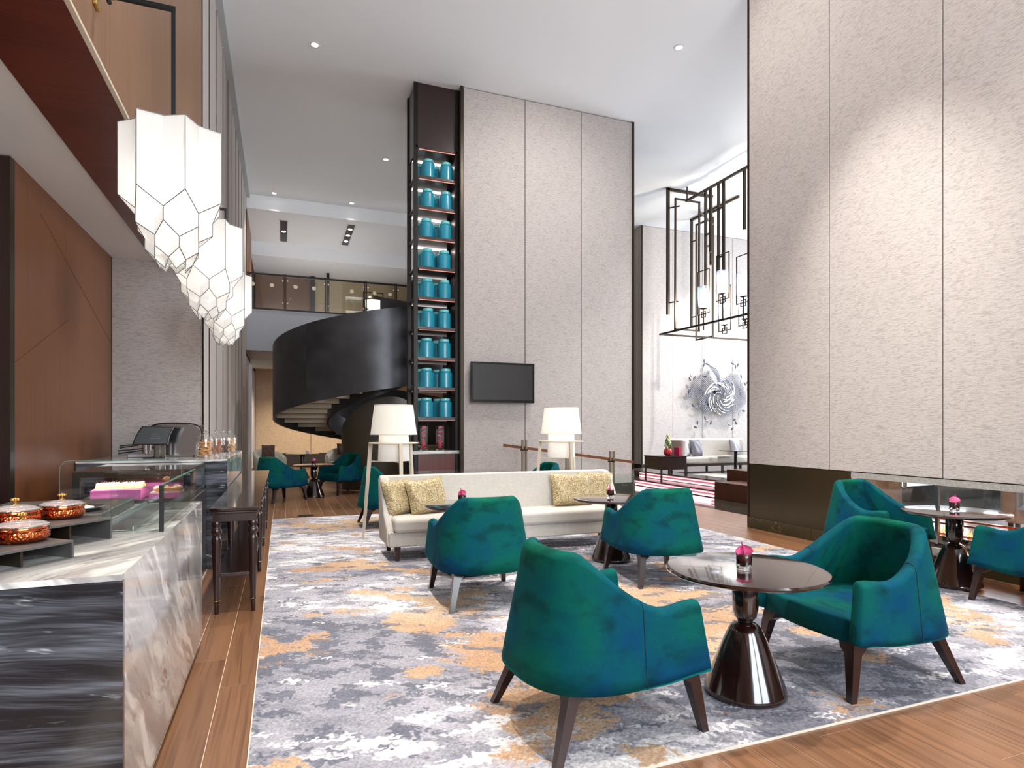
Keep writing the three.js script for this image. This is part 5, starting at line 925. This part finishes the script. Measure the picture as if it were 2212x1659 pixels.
{
  const s = thing('lobby_sofa', 'grey white lobby sofa on wooden legs below the sculpture', 'sofa', [10.35, 0.301, 12.55]);
  part('seat', lb(2.4, 0.16, 0.75, 0, 0.33, 0, 0.05), M.linen, s); part('backrest', lb(2.4, 0.48, 0.16, 0, 0.62, -0.36, 0.05), M.linen, s); part('arm', lb(0.14, 0.5, 0.7, -1.15, 0.6, -0.05, 0.05), M.linen, s); part('frame_rail', lb(2.3, 0.05, 0.68, 0, 0.225, 0), M.darkWood, s);
  for (const x of [-1.1, 0, 1.1]) for (const z of [-0.3, 0.3]) part('leg', lb(0.045, 0.2, 0.045, x, 0.1, z), M.darkWood, s);
}
for (const [x, d, c, r, l] of [[9.5, 12.6, [190, 188, 192], 0.25, 'pale satin cushion at left end of lobby sofa'], [9.78, 12.55, [112, 108, 118], -0.1, 'grey patterned cushion second from left on lobby sofa'], [11.1, 12.65, [150, 148, 156], 0, 'grey cushion at right of lobby sofa']]) { const g = pillow(0.42, 0.44, 0.16, 10); g.rotateX(-0.2); g.rotateY(r + 0.4); g.translate(x, 0.93, -d); solo('lobby_cushion', l, 'cushion', g, std({ color: rgb(...c), roughness: 0.6 }), 'cushions on the lobby sofa'); }
solo('pink_menu', 'magenta folded card standing on the dark side cabinet', 'card', rbx(8.93, 9.0, 0.765, 0.965, 12.1, 12.3, 0.003, 1), std({ color: rgb(190, 26, 86), roughness: 0.5 }));
{
  const c = thing('lobby_armchair', 'pale armchair with wooden arms seen from behind on platform', 'chair', [10.75, 0.301, 10.95], Math.PI - 0.3);
  part('backrest', lb(0.62, 0.46, 0.10, 0, 0.5, -0.28, 0.03).rotateX(-0.12), M.linen, c); part('seat', lb(0.6, 0.14, 0.6, 0, 0.36, 0.05, 0.04), M.linen, c);
  for (const s of [-1, 1]) part('arm_frame', [bar(new THREE.Vector3(s * 0.34, 0.58, 0.28), new THREE.Vector3(s * 0.34, 0.55, -0.3), 0.04), bar(new THREE.Vector3(s * 0.34, 0.58, 0.28), new THREE.Vector3(s * 0.34, 0.02, 0.32), 0.035), bar(new THREE.Vector3(s * 0.34, 0.55, -0.28), new THREE.Vector3(s * 0.34, 0.02, -0.36), 0.035)], M.darkWood, c);
}
{ const t = thing('lobby_table', 'dark round lobby table before the pale armchair', 'table', [10.5, 0.301, 11.95]); part('table_top', lathe([[0, 0.56], [0.4, 0.56], [0.41, 0.58], [0, 0.585]], 36), M.polish, t); part('pedestal', lathe([[0.2, 0], [0.18, 0.02], [0.04, 0.06], [0.04, 0.56], [0, 0.56]], 20), M.darkMetal, t); }
solo('dark_screen', 'dark rectangular cabinet behind the pale lobby armchair', 'cabinet', rbx(11.9, 12.7, 0.301, 1.15, 12.2, 12.8, 0.006, 1), M.darkWood);
solo('lobby_rug', 'pale grey rug on the raised lobby floor', 'rug', bx(9.4, 13.2, 0.3003, 0.3012, 10.6, 12.9), M.linen);
solo('speaker_block', 'small black block on the red wood side of lobby steps', 'speaker', rbx(8.6, 8.95, 0.341, 0.46, 9.1, 9.4, 0.01, 1), M.black);
// what is seen through the fireplace: pale chair and stone floor of the next lounge
{
  const c = thing('cream_lounge_chair', 'cream lounge chair seen through the fireplace glass', 'chair', [8.3, 0, 4.3], 0.4);
  part('seat', lb(0.7, 0.16, 0.7, 0, 0.42, 0, 0.04), M.linen, c); part('backrest', lb(0.7, 0.5, 0.14, 0, 0.68, -0.32, 0.04), M.linen, c); for (const sx of [-1, 1]) for (const sz of [-1, 1]) part('leg', lb(0.05, 0.35, 0.05, sx * 0.3, 0.175, sz * 0.3), M.darkWood, c);
}
solo('pale_rug', 'pale rug on the floor beyond the fireplace glass', 'rug', bx(7.4, 11, 0.0003, 0.0012, 0.5, 5.2), M.linen);

renderer.render(scene, camera);
